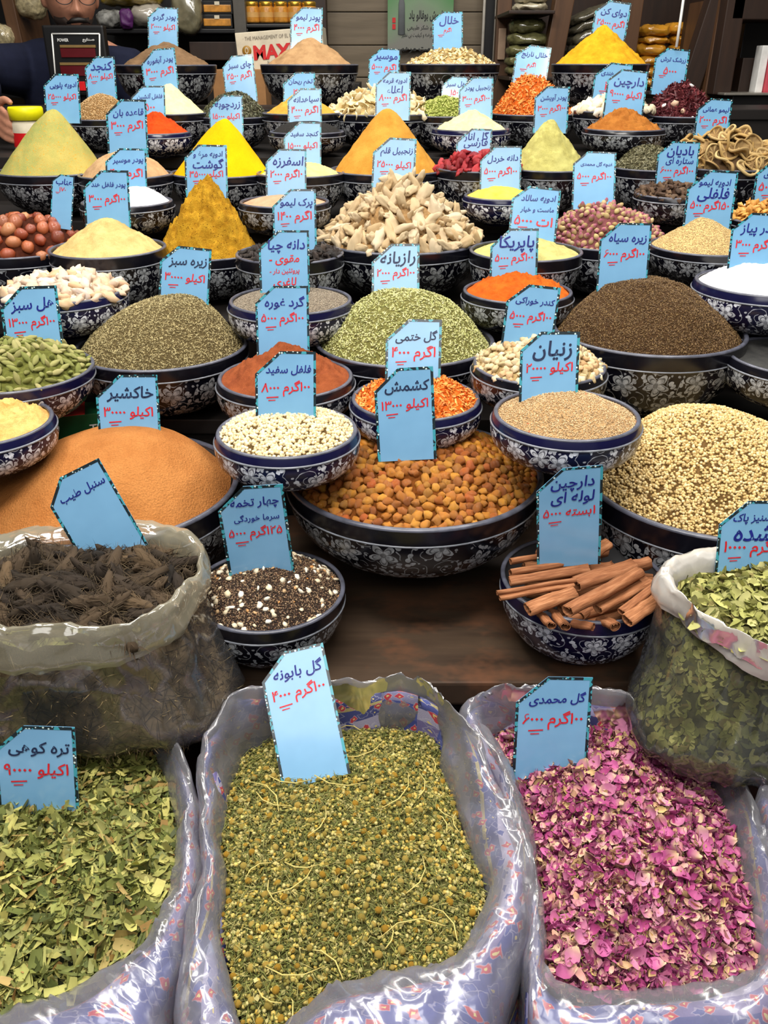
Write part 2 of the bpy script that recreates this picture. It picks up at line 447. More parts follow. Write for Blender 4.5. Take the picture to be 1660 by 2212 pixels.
def ico(sub=1, s=(1, 1, 1)):
    bm = bmesh.new(); bmesh.ops.create_icosphere(bm, subdivisions=sub, radius=1)
    V = np.array([v.co[:] for v in bm.verts]) * np.array(s); T = np.array([[v.index for v in f.verts] for f in bm.faces]); bm.free()
    return V, T
OCT = (np.array([[1, 0, 0], [-1, 0, 0], [0, 1, 0], [0, -1, 0], [0, 0, 1], [0, 0, -1]], float),
       np.array([[0, 2, 4], [2, 1, 4], [1, 3, 4], [3, 0, 4], [2, 0, 5], [1, 2, 5], [3, 1, 5], [0, 3, 5]]))
ICO1 = ico(1)
def leafp(nx=3, ny=2, curl=0.35, taper=0.6, seed=0):
    r = random.Random(seed); V = []; T = []
    for i in range(nx + 1):
        t = i / nx; x = (t - 0.5) * 2; wd = (1 - abs(x) ** 2 * taper) * r.uniform(0.8, 1.1)
        for j in range(ny + 1):
            y = (j / ny - 0.5) * 2 * wd
            V.append((x, y, curl * (x * x * r.uniform(0.3, 1) + y * y * r.uniform(0.4, 1.2)) + r.uniform(-0.12, 0.12)))
    for i in range(nx):
        for j in range(ny):
            a = i * (ny + 1) + j; T += [(a, a + 1, a + ny + 2), (a, a + ny + 2, a + ny + 1)]
    return np.array(V, float), np.array(T)
def blob(seed, s=(1, 0.6, 0.5), knobs=3, sub=3, rough=0.15, kn=0.5):
    V, T = ico(sub); r = random.Random(seed); off = Vector((r.uniform(-50, 50), r.uniform(-50, 50), 0))
    K = []
    for _ in range(knobs):
        d = Vector((r.gauss(0, 1), r.gauss(0, 1), r.gauss(0, 0.6))).normalized(); K.append((d, r.uniform(0.5, 1) * kn))
    out = []
    for v in V:
        p = Vector(v); k = 1 + rough * mnoise.noise(p * 1.8 + off) * 2
        for d, a in K: k += a * math.exp(-((1 - p.dot(d)) / 0.16))
        out.append((p.x * k * s[0], p.y * k * s[1], p.z * k * s[2]))
    return np.array(out), T

def poisson(P, N, dmin, nmax, face=True):
    """thin samples to a minimum distance, nearest to the camera first"""
    camp = np.array([0, 0, CAMZ]); d = camp - P; dist = np.linalg.norm(d, axis=1)
    vis = (d * N).sum(1) / dist
    order = np.arange(len(P)); keep = []; grid = {}
    for i in order:
        if face and vis[i] < -0.05: continue
        c = tuple((P[i] // dmin).astype(int)); bad = False
        for dx in (-1, 0, 1):
            for dy in (-1, 0, 1):
                for dz in (-1, 0, 1):
                    for j in grid.get((c[0] + dx, c[1] + dy, c[2] + dz), ()):
                        if np.sum((P[i] - P[j]) ** 2) < dmin * dmin: bad = True; break
                    if bad: break
                if bad: break
            if bad: break
        if not bad: grid.setdefault(c, []).append(i); keep.append(i)
    keep = np.array(keep, dtype=int); keep = keep[np.argsort(dist[keep])]
    return keep[:nmax], keep[nmax:]

def singles(name, P, Fr, protos, scale, mats, label, cat, group, attrs=None):
    """every piece an object of its own, sharing mesh data"""
    mes = []
    for k, pr in enumerate(protos):
        V, T = pr[0], pr[1]
        me = mk(name, V, np.asarray(T), attrs={'tip': pr[2]} if len(pr) > 2 and pr[2] is not None else None,
                midx=pr[3] if len(pr) > 3 else None)
        for mm in (mats if isinstance(mats, (list, tuple)) else [mats]): me.materials.append(mm)
        mes.append(me)
    for i in range(len(P)):
        o = bpy.data.objects.new(name, mes[int(rng.integers(len(mes)))])
        COL.objects.link(o)
        s = scale[i] if np.ndim(scale) else scale
        m = Matrix([list(Fr[i][0]) + [0], list(Fr[i][1]) + [0], list(Fr[i][2]) + [0], [0, 0, 0, 1]])
        o.matrix_world = Matrix.Translation(Vector(P[i])) @ m @ Matrix.Scale(float(s), 4)
        tag(o, label, cat, group)

# ------------------------------------------------------------------ Persian lettering
FORMS = {}
for cpt in list(range(0xFB50, 0xFC00)) + list(range(0xFE70, 0xFEFD)):
    d = unicodedata.decomposition(chr(cpt)).split()
    if len(d) == 2 and d[0] in ('<isolated>', '<final>', '<initial>', '<medial>'):
        FORMS.setdefault(chr(int(d[1], 16)), {})[d[0][1:-1]] = chr(cpt)
def shape(s):
    out = []
    for i, ch in enumerate(s):
        f = FORMS.get(ch)
        if not f: out.append(ch); continue
        prev = FORMS.get(s[i - 1], {}) if i else {}
        nxt = FORMS.get(s[i + 1], {}) if i + 1 < len(s) else {}
        jp = 'initial' in prev and 'final' in f
        jn = 'initial' in f and 'final' in nxt
        k = 'medial' if jp and jn else 'final' if jp else 'initial' if jn else 'isolated'
        out.append(f.get(k, ch))
    return visual(''.join(out))
DIG = '۰۱۲۳۴۵۶۷۸۹'
def visual(s):
    toks = []; cur = ''
    for ch in s:
        if ch in DIG:
            cur += ch
        else:
            if cur: toks.append(cur); cur = ''
            toks.append(ch)
    if cur: toks.append(cur)
    return ''.join(reversed(toks))
def text_mesh(body, thick=0.0, res=3):
    c = bpy.data.curves.new('lettering', 'FONT'); c.body = body; c.resolution_u = res; c.offset = thick; c.fill_mode = 'FRONT'
    o = bpy.data.objects.new('lettering', c); COL.objects.link(o)
    dg = bpy.context.evaluated_depsgraph_get(); me = bpy.data.meshes.new_from_object(o.evaluated_get(dg))
    bpy.data.objects.remove(o); bpy.data.curves.remove(c)
    n = len(me.vertices); co = np.zeros(n * 3, dtype=np.float32)
    if n: me.vertices.foreach_get('co', co)
    return me, co.reshape(-1, 3)
def fit_text(lines, w, h, thick=0.012, slant=0.12, rise=0.0, gap=1.0):
    """one mesh of stacked text lines fitted into a w x h box centred on the origin, in the XZ plane"""
    V, Fc = [], []; k = len(lines); lh = h / k
    for i, s in enumerate(lines):
        me, co = text_mesh(s, thick, 2)
        if not len(co): continue
        lo, hi = co.min(0), co.max(0); sz = hi - lo
        sc = min(w * (0.98 if k == 1 else random.uniform(0.86, 0.98)) / max(sz[0], 1e-6), lh * 0.94 / max(sz[1], 1e-6) if sz[0] / max(sz[1], 1e-6) < 2.2 else 1e9, lh * 1.5)
        q = (co - (lo + hi) / 2) * sc; q[:, 1] = np.clip(q[:, 1], -lh * 0.62, lh * 0.62)
        y = q[:, 1] + h / 2 - lh * (i + 0.5); x = q[:, 0] + slant * q[:, 1]; y = y + rise * x
        off = len(V)
        V += [(a, 0, b) for a, b in zip(x, y)]
        Fc += [tuple(v + off for v in p.vertices) for p in me.polygons]
        bpy.data.meshes.remove(me)
    return V, Fc

# ------------------------------------------------------------------ room shell
ROOMX, ROOMY0, ROOMY1, ROOMZ = 2.6, -2.2, 4.3, 3.0
def struct(o): o['kind'] = 'structure'; return o
struct(box('floor', (ROOMX * 2, ROOMY1 - ROOMY0, 0.1), M['floor'], None, (0, (ROOMY0 + ROOMY1) / 2, -0.05), bevel=0))
struct(box('ceiling', (ROOMX * 2, ROOMY1 - ROOMY0, 0.1), M['ceiling'], None, (0, (ROOMY0 + ROOMY1) / 2, ROOMZ + 0.05), bevel=0))
struct(box('wall_back', (ROOMX * 2, 0.1, ROOMZ), M['wall'], None, (0, ROOMY1 + 0.05, ROOMZ / 2), bevel=0))
struct(box('wall_left', (0.1, ROOMY1 - ROOMY0, ROOMZ), M['wall'], None, (-ROOMX - 0.05, (ROOMY0 + ROOMY1) / 2, ROOMZ / 2), bevel=0))
struct(box('wall_right', (0.1, ROOMY1 - ROOMY0, ROOMZ), M['wall'], None, (ROOMX + 0.05, (ROOMY0 + ROOMY1) / 2, ROOMZ / 2), bevel=0))

# ------------------------------------------------------------------ stepped display stand
TZ = 0.730                       # table top
TIERS = [(0.84, 1.285, TZ), (1.285, 1.505, 0.905), (1.505, 1.862, 1.005), (1.862, 2.152, 1.118), (2.152, 2.505, 1.215), (2.505, 2.78, 1.300)]
stand = empty('display_stand', (0, 0.8, 0), 'dark wooden stepped stand carrying all the spice bowls', 'stand')
def on_stand(o):
    o.parent = stand; o.matrix_parent_inverse = Matrix.Translation((0, -0.8, 0)); return o
SW = 2.3
on_stand(box('table_board', (SW, 0.445, 0.035), M['table'], None, (0, 0.84 + 0.2225, TZ - 0.0175), bevel=0.004))
on_stand(box('fascia', (SW, 0.02, 0.10), M['darkwood'], None, (0, 0.862, 0.645)))
on_stand(box('front_panel', (SW, 0.02, 0.60), M['redwood'], None, (0, 0.875, 0.30)))
for (a, b, z) in TIERS[1:]:
    on_stand(box('step_board', (SW, b - a + 0.01, 0.025), M['darkwood'], None, (0, (a + b) / 2, z - 0.0125)))
    on_stand(box('riser_board', (SW, 0.018, 0.16), M['darkwood'], None, (0, a + 0.012, z - 0.105)))
for sx in (-SW / 2 + 0.02, SW / 2 - 0.02):
    on_stand(box('side_panel', (0.03, 1.9, 0.74), M['darkwood'], None, (sx, 1.8, 0.37)))
on_stand(box('back_panel', (SW, 0.02, 1.27), M['darkwood'], None, (0, 2.77, 0.635)))

# ------------------------------------------------------------------ bowls
# key: xl, xr, y of the front rim, D, peak x, peak y  (photo pixels; D metres along the view axis), style, glaze, size word
BOWLS = dict(
 four_seed=(412,746,1372,1.08,590,1215,'wide','black'), cinnamon=(1083,1437,1350,1.08,1250,1330,'wide','blue'),
 raisin=(618,1172,1152,1.20,900,945,'wide','black'), coriander=(1262,1830,1178,1.20,1520,893,'wide','black'),
 khaksher=(-45,515,1188,1.19,290,935,'wide','black'), wpepper=(463,778,997,1.09,625,905,'round','blue'),
 zireh_ground=(1062,1386,960,1.08,1215,853,'round','blue'), orange_lentil=(755,1042,915,1.20,920,822,'round','blue'),
 left_powder=(-190,114,975,1.10,-20,880,'round','blue'), cardamom=(-125,198,855,1.22,60,738,'wide','blue'),
 green_cumin=(165,535,806,1.37,390,640,'wide','black'), sumac=(467,768,868,1.24,620,742,'round','black'),
 fennel=(680,1068,797,1.38,880,625,'wide','black'), frank=(1018,1312,838,1.22,1165,732,'round','black'),
 black_cumin=(1195,1605,775,1.36,1390,602,'wide','black'), black_powder=(1573,1880,822,1.26,1730,790,'round','black'),
 salt=(1503,1800,648,1.36,1640,573,'round','blue'), pinkwhite=(5,272,662,1.38,130,592,'round','blue'),
 chia=(492,765,685,1.38,627,605,'round','blue'), paprika=(997,1240,660,1.42,1120,592,'round','black'),
 soapnut=(-95,185,562,1.60,60,462,'wide','black'), onionpow=(110,357,562,1.52,232,470,'wide','black'),
 mustard=(332,568,566,1.62,450,390,'wide','black'), blacklime=(510,743,573,1.50,630,520,'wide','black'),
 ginger=(690,1042,553,1.64,870,378,'wide','black'), palegreen=(1015,1258,568,1.52,1140,505,'wide','black'),
 rosebud=(1175,1445,545,1.66,1290,428,'wide','black'), beige=(1405,1640,556,1.52,1520,470,'wide','black'),
 mixgreen=(-5,235,384,1.82,115,235,'wide','black'), garlicpow=(172,372,390,1.76,270,325,'wide','black'),
 whitepow=(175,375,452,1.66,300,405,'round','black'), turmeric=(368,592,387,1.83,485,256,'wide','black'),
 isab=(555,745,386,1.78,660,352,'wide','black'), pinkpow=(515,715,452,1.66,610,422,'round','black'),
 gold=(712,960,382,1.84,838,233,'wide','black'), rosehip=(942,1130,375,1.80,1040,330,'wide','black'),
 yellowsm=(1000,1165,436,1.70,1080,403,'round','blue'), lightgreen=(1095,1278,374,1.84,1185,260,'wide','black'),
 thyme=(1322,1490,372,1.84,1400,315,'wide','black'), anise=(1372,1550,433,1.68,1450,390,'round','black'),
 lemon=(1440,1690,372,1.88,1560,280,'wide','black'), farright=(1580,1760,490,1.64,1640,425,'wide','black'),
 redpow=(270,412,293,1.96,335,240,'round','blue'), paleyel=(290,447,250,2.08,365,182,'wide','black'),
 beigeseed=(150,290,262,2.08,222,203,'wide','black'), greenherb=(425,585,258,2.12,510,200,'wide','black'),
 ochre=(567,737,250,2.08,650,200,'wide','black'), garlicfl=(705,945,252,2.14,820,192,'wide','black'),
 darkseed=(580,747,292,1.98,660,262,'round','black'), grcard=(885,1035,255,2.12,965,210,'wide','black'),
 paleyel2=(932,1103,286,1.98,1020,238,'round','blue'), oshred=(1060,1245,252,2.16,1140,165,'wide','black'),
 whchunk=(1238,1410,245,2.10,1320,208,'wide','black'), brownpow=(1260,1437,286,1.98,1345,233,'round','black'),
 darkred=(1385,1560,256,2.16,1465,183,'wide','black'), top_a=(252,467,143,2.30,355,92,'deep','black'),
 top_b=(563,775,142,2.30,672,83,'deep','black'), top_c=(865,1080,141,2.32,975,108,'deep','black'),
 top_d=(1193,1402,141,2.30,1305,58,'deep','black'))
DESC = dict(
 four_seed='mixed dark seeds with white flakes', cinnamon='loose cinnamon sticks', raisin='golden raisins', coriander='pale coriander seeds',
 khaksher='fine orange-brown flixweed seeds', wpepper='whole white peppercorns', zireh_ground='coarse beige ajwain grains', orange_lentil='orange shreds beside the raisins',
 left_powder='sandy yellow powder at the left edge', cardamom='whole green cardamom pods', green_cumin='grey-green cumin seeds', sumac='brick-brown sumac powder',
 fennel='pale green fennel seeds', frank='cream frankincense lumps', black_cumin='dark brown cumin seeds', black_powder='charcoal-grey powder at the right edge',
 salt='white salt below the onion powder card', pinkwhite='pinkish white crystal lumps', chia='flat grey chia seeds', paprika='orange paprika powder',
 soapnut='shiny red-brown dried jujubes', onionpow='smooth khaki powder beside the jujubes', mustard='tall cracked mustard-yellow powder', blacklime='black dried pieces',
 ginger='knobbly cream ginger roots', palegreen='pale green powder left of the rosebuds', rosebud='dried pink rosebuds', beige='coarse beige powder right of the rosebuds',
 mixgreen='green and yellow mixed powder cone', garlicpow='brown-beige powder left of the turmeric', whitepow='pure white powder', turmeric='bright yellow turmeric powder cone',
 isab='pale yellow husk left of the golden cone', pinkpow='flat pinkish powder', gold='large golden-brown powder cone', rosehip='red dried barberries',
 yellowsm='light yellow powder', lightgreen='light green powder cone', thyme='grey-green dried thyme', anise='brown star anise bits',
 lemon='curled dried lemon slices', farright='yellow-orange dried pieces at the right edge', redpow='bright red chilli powder', paleyel='pale lemon-yellow powder cone',
 beigeseed='beige sesame seeds', greenherb='dark green tea leaves', ochre='ochre powder left of the garlic flakes', garlicfl='cream garlic flakes',
 darkseed='flat dark nigella seeds', grcard='small green pods', paleyel2='small cream-yellow powder mound', oshred='bright orange dried shreds',
 whchunk='white dried chunks', brownpow='cinnamon-brown powder', darkred='dark red barberry strands', top_a='dull brown powder on the top tier',
 top_b='tan powder in front of the carton', top_c='cream flakes on the top tier', top_d='orange-yellow powder cone on the top tier')
PROF = dict(
 wide=[(1, 0), (1.0, -.09), (.993, -.175), (.96, -.37), (.88, -.57), (.76, -.73), (.6, -.86), (.46, -.925), (.40, -.93)],
 round=[(.965, 0), (.985, -.07), (.998, -.155), (1.0, -.33), (.965, -.52), (.87, -.68), (.71, -.82), (.5, -.92), (.42, -.935)],
 deep=[(1, 0), (.994, -.10), (.98, -.19), (.93, -.42), (.86, -.62), (.74, -.78), (.58, -.89), (.44, -.93), (.40, -.935)])
def solve(key):
    xl, xr, yf, D, px, py, style, gl = BOWLS[key]
    R = (xr - xl) / 2 * D / F; cy = yf - 30
    for _ in range(40):
        c = at_D((xl + xr) / 2, cy, D); cy += (yf - proj((c[0], c[1] - R, c[2]))[1]) * .8
    z = c[2]
    for _ in range(40): z += (proj((c[0], c[1], z))[1] - py) * D / F * .8
    return c, R, z - c[2]
BI = {k: solve(k) for k in BOWLS}
def tier_z(y):
    for a, b, z in TIERS:
        if a <= y < b: return z
    return TIERS[-1][2]
def bowl(key):
    xl, xr, yf, D, px, py, style, gl = BOWLS[key]
    c, R, H = BI[key]
    hgt = {'wide': .70, 'round': .70, 'deep': .76}[style] * R
    tz = max(tier_z(c.y), tier_z(min(c.y + R * .42, 2.75)))
    perched = c.z - hgt - tz > 0.045
    if not perched: hgt = max(c.z - tz, R * .5)
    root = empty('floral_bowl', (c.x, c.y, c.z - hgt + .0008), ('%s floral-painted bowl holding %s' % ({'black': 'black', 'blue': 'dark blue'}[gl], DESC[key])), 'bowl', 'hand-painted floral bowls on the stand')
    pr = [(r * R, hgt + z * hgt) for r, z in PROF[style]]
    V, Q, UV = lathe(pr, 72, motif=0.045 if R > .12 else 0.034)
    seg = Q.reshape(len(pr) - 1, 72, 4); midx = np.repeat([1 if i < 2 else 0 for i in range(len(pr) - 1)], 72)
    # inner skin
    ipr = [(.955 * pr[0][0], hgt), (.95 * R, hgt * .85), (.84 * R, hgt * .45), (.5 * R, hgt * .16), (0.001, hgt * .13)]
    V2, Q2, UV2 = lathe(ipr, 72)
    me = mk('body', np.concatenate([V, V2]), np.concatenate([Q, Q2[:, ::-1] + len(V)]), uv=np.concatenate([UV, UV2]), midx=np.concatenate([midx, np.full(len(Q2), 2)]))
    link('body', me, [M['floral_' + gl], M['glaze_' + gl], M['inside']], root)
    # lip: rounded ring
    r0 = pr[0][0]; t = max(.0032, .026 * R)
    ring = [(r0 - t * .9 + t * cos(a) * .95, hgt + t * .75 * sin(a)) for a in np.linspace(-pi * .5, pi * 1.25, 11)]
    V, Q, _ = lathe(ring, 72); link('rim', mk('rim', V, Q), M['lip'], root)
    zl = pr[2][1]; rl = pr[2][0]
    ln = [(rl - .001, zl - .0016), (rl + .0011, zl - .0008), (rl + .0011, zl + .0008), (rl - .001, zl + .0016)]
    V, Q, _ = lathe(ln, 72); link('painted_band', mk('painted_band', V, Q), M['line'], root)
    fr = [(.44 * R, .075 * hgt), (.40 * R, .06 * hgt), (.425 * R, .0), (.39 * R, .0), (.36 * R, .05 * hgt), (.36 * R, .08 * hgt)]
    V, Q, _ = lathe(fr, 48); link('foot', mk('foot', V, Q), M['glaze_' + gl], root)
    # upturned dark block below a perched bowl where nothing else stands
    if perched:
        fz = c.z - hgt; rad = .32 * R; free = True
        for k2, (c2, R2, _) in BI.items():
            if k2 != key and (Vector((c2.x, c2.y)) - Vector((c.x, c.y))).length < R2 * .86 + rad and c2.z > tz and c2.z - R2 < fz: free = False
        if free and c.y < 2.7 and c.y > 0.86:
            V, Q, _ = lathe([(0.001, fz - .001), (rad, fz - .001), (rad * 1.08, tz), (0.001, tz)], 24)
            on_stand(link('support_block', mk('support_block', V, Q, smooth=False), M['darkwood'], None))
    return root
for k in BOWLS: bowl(k)

# ------------------------------------------------------------------ price cards
# x left, x right, y top, y bottom, lean to the left in degrees, bowl (or sack) it stands in, name lines, price lines
CARDS = [
 (320,385,16,98,-3,'top_a',['پودر گردو'],['۱کیلو ۲۰۰۰۰'],0), (628,697,16,92,-2,'top_b',['پودر لیمو'],['۱گرم ۴۰۰۰'],0),
 (935,1000,26,110,0,'top_c',['خلال'],['۱گرم'],12), (1283,1358,2,88,-8,'top_d',['دوای کن'],['۲۵۰۰۰ ۱گرم'],0),
 (185,250,122,206,0,'beigeseed',['کنجد'],['۸۰۰۰ ۱کیلو'],0), (308,383,106,205,4,'paleyel',['پودر آبغوره'],['۳۰۰۰ ۱گرم'],0),
 (483,551,120,205,5,'greenherb',['چای سبز'],['۲۵۰۰ ۱گرم'],0), (96,172,160,246,-1,'mixgreen',['ادویه پلویی'],['۲۵۰۰۰ ۱کیلو'],0),
 (797,863,105,190,-3,'garlicfl',['موسیر'],['۵۰۰۰ ۱گرم'],8), (812,887,155,240,-1,'gold',['ادویه قرمه','اعلاء'],['۸۰۰۰ ۱گرم'],1),
 (612,681,156,232,0,'ochre',['تخم ریحان'],['۲۰۰۰'],8), (622,695,191,272,0,'darkseed',['سیاهدانه'],['۴۰۰۰ ۱گرم'],0),
 (614,694,264,362,-1,'isab',['کنجد سفید'],['۱۵۰۰۰ ۱کیلو'],0), (575,662,322,420,-1,'pinkpow',['اسفرزه'],['۲۰۰۰ ۱۰گرم'],0),
 (1113,1187,98,168,-9,'oshred',['خلال نارنج'],['۱گرم'],14), (955,1010,165,215,-2,'grcard',['هل سبز'],['۱۵۰'],4),
 (992,1065,166,250,0,'paleyel2',['زنجبیل پودر'],['۳۰۰۰ ۱۰۰گرم'],0), (1155,1229,187,268,-1,'lightgreen',['پودر آویشن'],['۳۰۰۰ ۱۰۰گرم'],0),
 (1284,1362,136,212,-6,'whchunk',['سنجد هندی'],['۲۰۰۰'],0), (1310,1396,151,243,-6,'brownpow',['دارچین'],['۹۰۰۰۰ ۱کیلو'],5),
 (1413,1485,105,190,-5,'darkred',['زرشک ترش'],['۵۰۰۰'],0), (1505,1579,213,285,-3,'lemon',['لیمو عمانی'],['۱گرم ۲۰۰۰'],0),
 (231,318,215,325,-1,'garlicpow',['قاعده بان'],['۳۰۰۰ ۱گرم'],0), (284,357,186,250,0,'redpow',['فلفل آتشین'],['۱۵۰۰'],6),
 (452,525,206,275,0,'turmeric',['زردچوبه'],['۱۵۰۰۰ ۱کیلو'],0), (229,317,321,410,-1,'whitepow',['پودر موسیر'],['۴۰۰۰ ۱گرم'],4),
 (400,491,313,405,-1,'mustard',['ادویه مرغ و','گوشت'],['۳۵۰۰۰ ۱کیلو'],0), (806,898,298,392,-3,'ginger',['زنجبیل قلم'],['۲۵۰۰۰ ۱کیلو'],0),
 (987,1062,278,345,-2,'rosehip',['گل انار','فارسی'],None,0), (1038,1126,316,412,0,'yellowsm',['دانه خردل'],['۵۰۰۰ ۱۰۰گرم'],2),
 (1238,1330,328,434,-2,'rosebud',['غنچه گل محمدی'],['۵۰۰۰ ۱۰۰گرم'],14), (1420,1508,306,400,-2,'anise',['بادیان','ستاره ای'],['۶۰۰۰ ۱۰۰گرم'],0),
 (182,280,368,482,-1,'onionpow',['پودر فلفل هند'],['۳۰۰۰ ۱۰۰گرم'],0), (112,158,378,472,-8,'soapnut',['عناب'],['۱۷۰'],0),
 (1484,1588,368,482,-3,'beige',['ادویه لیمو','فلفلی'],['۵۰۰ ۱۵۰گرم'],0), (1632,1730,345,440,-3,'farright',['عدس گاری'],['۵۰۰۰ ۱گرم'],0),
 (590,683,409,520,0,'blacklime',['پرک لیمو'],['۱۴۰۰ ۱گرم'],0), (1104,1207,404,512,-6,'palegreen',['ادویه سالاد','ماست و خیار'],['۵۰۰۰ ۱ت'],12),
 (1578,1690,461,590,-3,'salt',['پودر پیاز'],['۳۰۰۰ ۱۰۰گرم'],4), (561,668,498,622,0,'chia',['دانه چیا'],['مقوی -','پروتئین دار -','لاغری'],0),
 (1060,1162,494,606,0,'paprika',['پاپریکا'],['۵۰۰۰ ۱۰۰گرم'],2), (1295,1403,482,612,-1,'black_cumin',['زیره سیاه'],['۶۰۰۰ ۱۰۰گرم'],0),
 (346,454,533,648,-6,'green_cumin',['زیره سبز'],['۳۰۰۰۰ ۱کیلو'],0), (804,906,527,640,0,'fennel',['رازیانه'],['۲۰۰۰ ۱۰۰گرم'],6),
 (554,667,618,758,0,'sumac',['گرد غوره'],['۵۰۰۰ ۱۰۰گرم'],0), (5,130,619,748,2,'cardamom',['هل سبز'],['۱۳۰۰۰ ۱۰۰گرم'],0),
 (1092,1203,616,738,-6,'frank',['کندر خوراکی'],['۵۰۰۰ ۱۰۰گرم'],0), (834,953,690,828,-1,'orange_lentil',['گل ختمی'],['۴۰۰۰ ۱گرم'],8),
 (1124,1250,717,866,0,'zireh_ground',['زنیان'],['۲۰۰۰۰ ۱کیلو'],4), (553,682,759,912,-1,'wpepper',['فلفل سفید'],['۸۰۰۰ ۱۰۰گرم'],0),
 (211,344,810,962,0,'khaksher',['خاکشیر'],['۳۰۰۰۰ ۱کیلو'],0), (812,938,795,965,3,'raisin',['کشمش'],['۱۳۰۰۰ ۱کیلو'],0),
 (1552,1690,1082,1245,0,'bag_leaves',['گشنیز پاک','شده'],['۱۰۰۰۰ ۱گرم'],0), (480,622,1050,1225,4,'four_seed',['چهار تخمه','سرما خوردگی'],['۵۰۰۰ ۱۲۵گرم'],-13),
 (1162,1298,1010,1195,5,'cinnamon',['دارچین','لوله ای'],['۵۰۰۰ ۱بسته'],-13), (122,268,1022,1178,26,'bag_roots',['سنبل طیب'],None,0),
 (578,726,1405,1652,13,'sack_mid',['گل بابونه'],['۴۰۰۰ ۱۰۰گرم'],26), (1114,1273,1462,1660,-1,'sack_right',['گل محمدی'],['۶۰۰۰ ۱۰۰گرم'],2),
 (-8,165,1568,1740,-2,'sack_left',['تره کوهی'],['۹۰۰۰۰ ۱کیلو'],0),
]
CARD_AT = dict(sack_mid=(0.700, None), sack_right=(0.700, None), sack_left=(0.645, None), bag_roots=(0.875, None), bag_leaves=(0.84, None))
CARD_DESC = dict(sack_mid='chamomile in the middle sack', sack_right='rose petals in the right sack', sack_left='chopped leek leaves in the left sack',
                 bag_roots='dark hairy roots in the clear bag', bag_leaves='dried leaves in the tall clear bag')
EN = {}
def card(i, row):
    xl, xr, yt, yb, tilt, where, blue, red, glare = row
    red = [' '.join(sorted(t.split(' '), key=lambda q: all(c in DIG for c in q))) for t in red] if red else None
    Yc = CARD_AT[where][0] if where in CARD_AT else BI[where][0].y + BI[where][1] * (.12 if where not in ('cinnamon', 'four_seed', 'cardamom') else .55)
    if where == 'raisin': Yc = 1.03
    if where in ('cinnamon', 'four_seed'): Yc = .900
    xm = (xl + xr) / 2
    lean = R_(14 + glare)
    rot = Matrix.Rotation(-lean, 3, 'X') @ Matrix.Rotation(R_(-tilt), 3, 'Y')
    up = rot @ Vector((0, 0, 1))
    P0 = at_Y(xm, yb, Yc); D = proj(P0)[2]
    W = (xr - xl) * D / F / (1 if abs(tilt) < 20 else 1.0)
    # length so that the top edge comes out at yt
    L = 0.1
    mid = at_Y(xm, (yt + yb) / 2, Yc)
    for _ in range(40):
        top = P0 + up * L; L += (proj(top)[1] - yt) * D / F * .7
    P0 = P0 + up * 0.0
    ctr = (P0 + (P0 + up * L)) / 2
    # keep the card's middle column on xm
    shift = at_D(xm, proj(ctr)[1], proj(ctr)[2]) - ctr; P0 = P0 + Vector((shift.x, 0, 0))
    ext = 0.018
    base = P0 - up * ext; H = L + ext
    desc = CARD_DESC.get(where) or DESC[where]
    root = empty('price_card', base, 'light blue handwritten price card standing in the %s' % desc, 'price card', 'light blue price cards with a cut corner')
    root.rotation_euler = rot.to_euler()
    cut = W * random.uniform(.33, .42)
    def poly(g):
        return [(-W/2 + g, 0), (W/2 - g, 0), (W/2 - g, H - g), (-W/2 + cut + g * .42, H - g), (-W/2 + g, H - cut * .9 - g * .42)]
    th = .0012
    def slab(pts, y0, y1):
        n = len(pts); V = [(x, y0, z) for x, z in pts] + [(x, y1, z) for x, z in pts]
        return V, [tuple(range(n)), tuple(range(2 * n - 1, n - 1, -1))] + [(i, i + n, (i + 1) % n + n, (i + 1) % n) for i in range(n)]
    V, Fc = slab(poly(0), -th / 2, th / 2)
    link('sheet', mk('sheet', V, Fc, smooth=False), M['card'], root)
    bw = W * random.uniform(.032, .045)
    o_, i_ = poly(-.0003), poly(bw); n = len(o_); e = -th / 2 - .0003
    V = [(x, e, z) for x, z in o_] + [(x, e, z) for x, z in i_]
    Fc = [(k, (k + 1) % n, (k + 1) % n + n, k + n) for k in range(1, n)]
    # the sides fade thinner than the top, as printed
    link('printed_border', mk('printed_border', V, Fc, smooth=False), M['border'], root)
    top = H - bw * 1.3
    nb = len(blue); hb = min(W * .36 * (1.35 if nb > 1 else 1), L * .44)
    V, Fc = fit_text([shape(s) for s in blue], W * (.76 if nb == 1 else .74), hb, thick=.016, rise=random.uniform(0, .07))
    ink = 'ink_dark' if where in ('orange_lentil', 'raisin', 'khaksher', 'sack_left', 'zireh_ground', 'green_cumin', 'fennel') else 'ink_blue'
    lp = link('name_lettering', mk('name_lettering', V, Fc, smooth=False), M[ink], root, (W * .05, e - .0004, top - hb * .62 - L * .03)); lp['label'] = 'blue handwritten name'
    zr = top - hb * 1.13 - L * .05
    if red:
        hr = W * .22 * (len(red) if len(red) > 1 else 1)
        V, Fc = fit_text([shape(s) for s in red], W * (.82 if len(red) == 1 else .62), hr, thick=.014, rise=random.uniform(0, .05))
        if len(red) == 1:                       # underline of the amount
            k = len(V); V += [(-W*.32, 0, -hr*.75), (-W*.12, 0, -hr*.68), (-W*.12, 0, -hr*.60), (-W*.32, 0, -hr*.66)]; Fc.append((k, k+1, k+2, k+3))
            k = len(V); V += [(-W*.29, 0, -hr*.95), (-W*.17, 0, -hr*.91), (-W*.17, 0, -hr*.85), (-W*.29, 0, -hr*.88)]; Fc.append((k, k+1, k+2, k+3))
        rp = link('price_lettering', mk('price_lettering', V, Fc, smooth=False), M['ink_red'], root, (0, e - .0004, zr - hr * .42)); rp['label'] = 'red handwritten price'
    return root
for i, row in enumerate(CARDS): card(i, row)

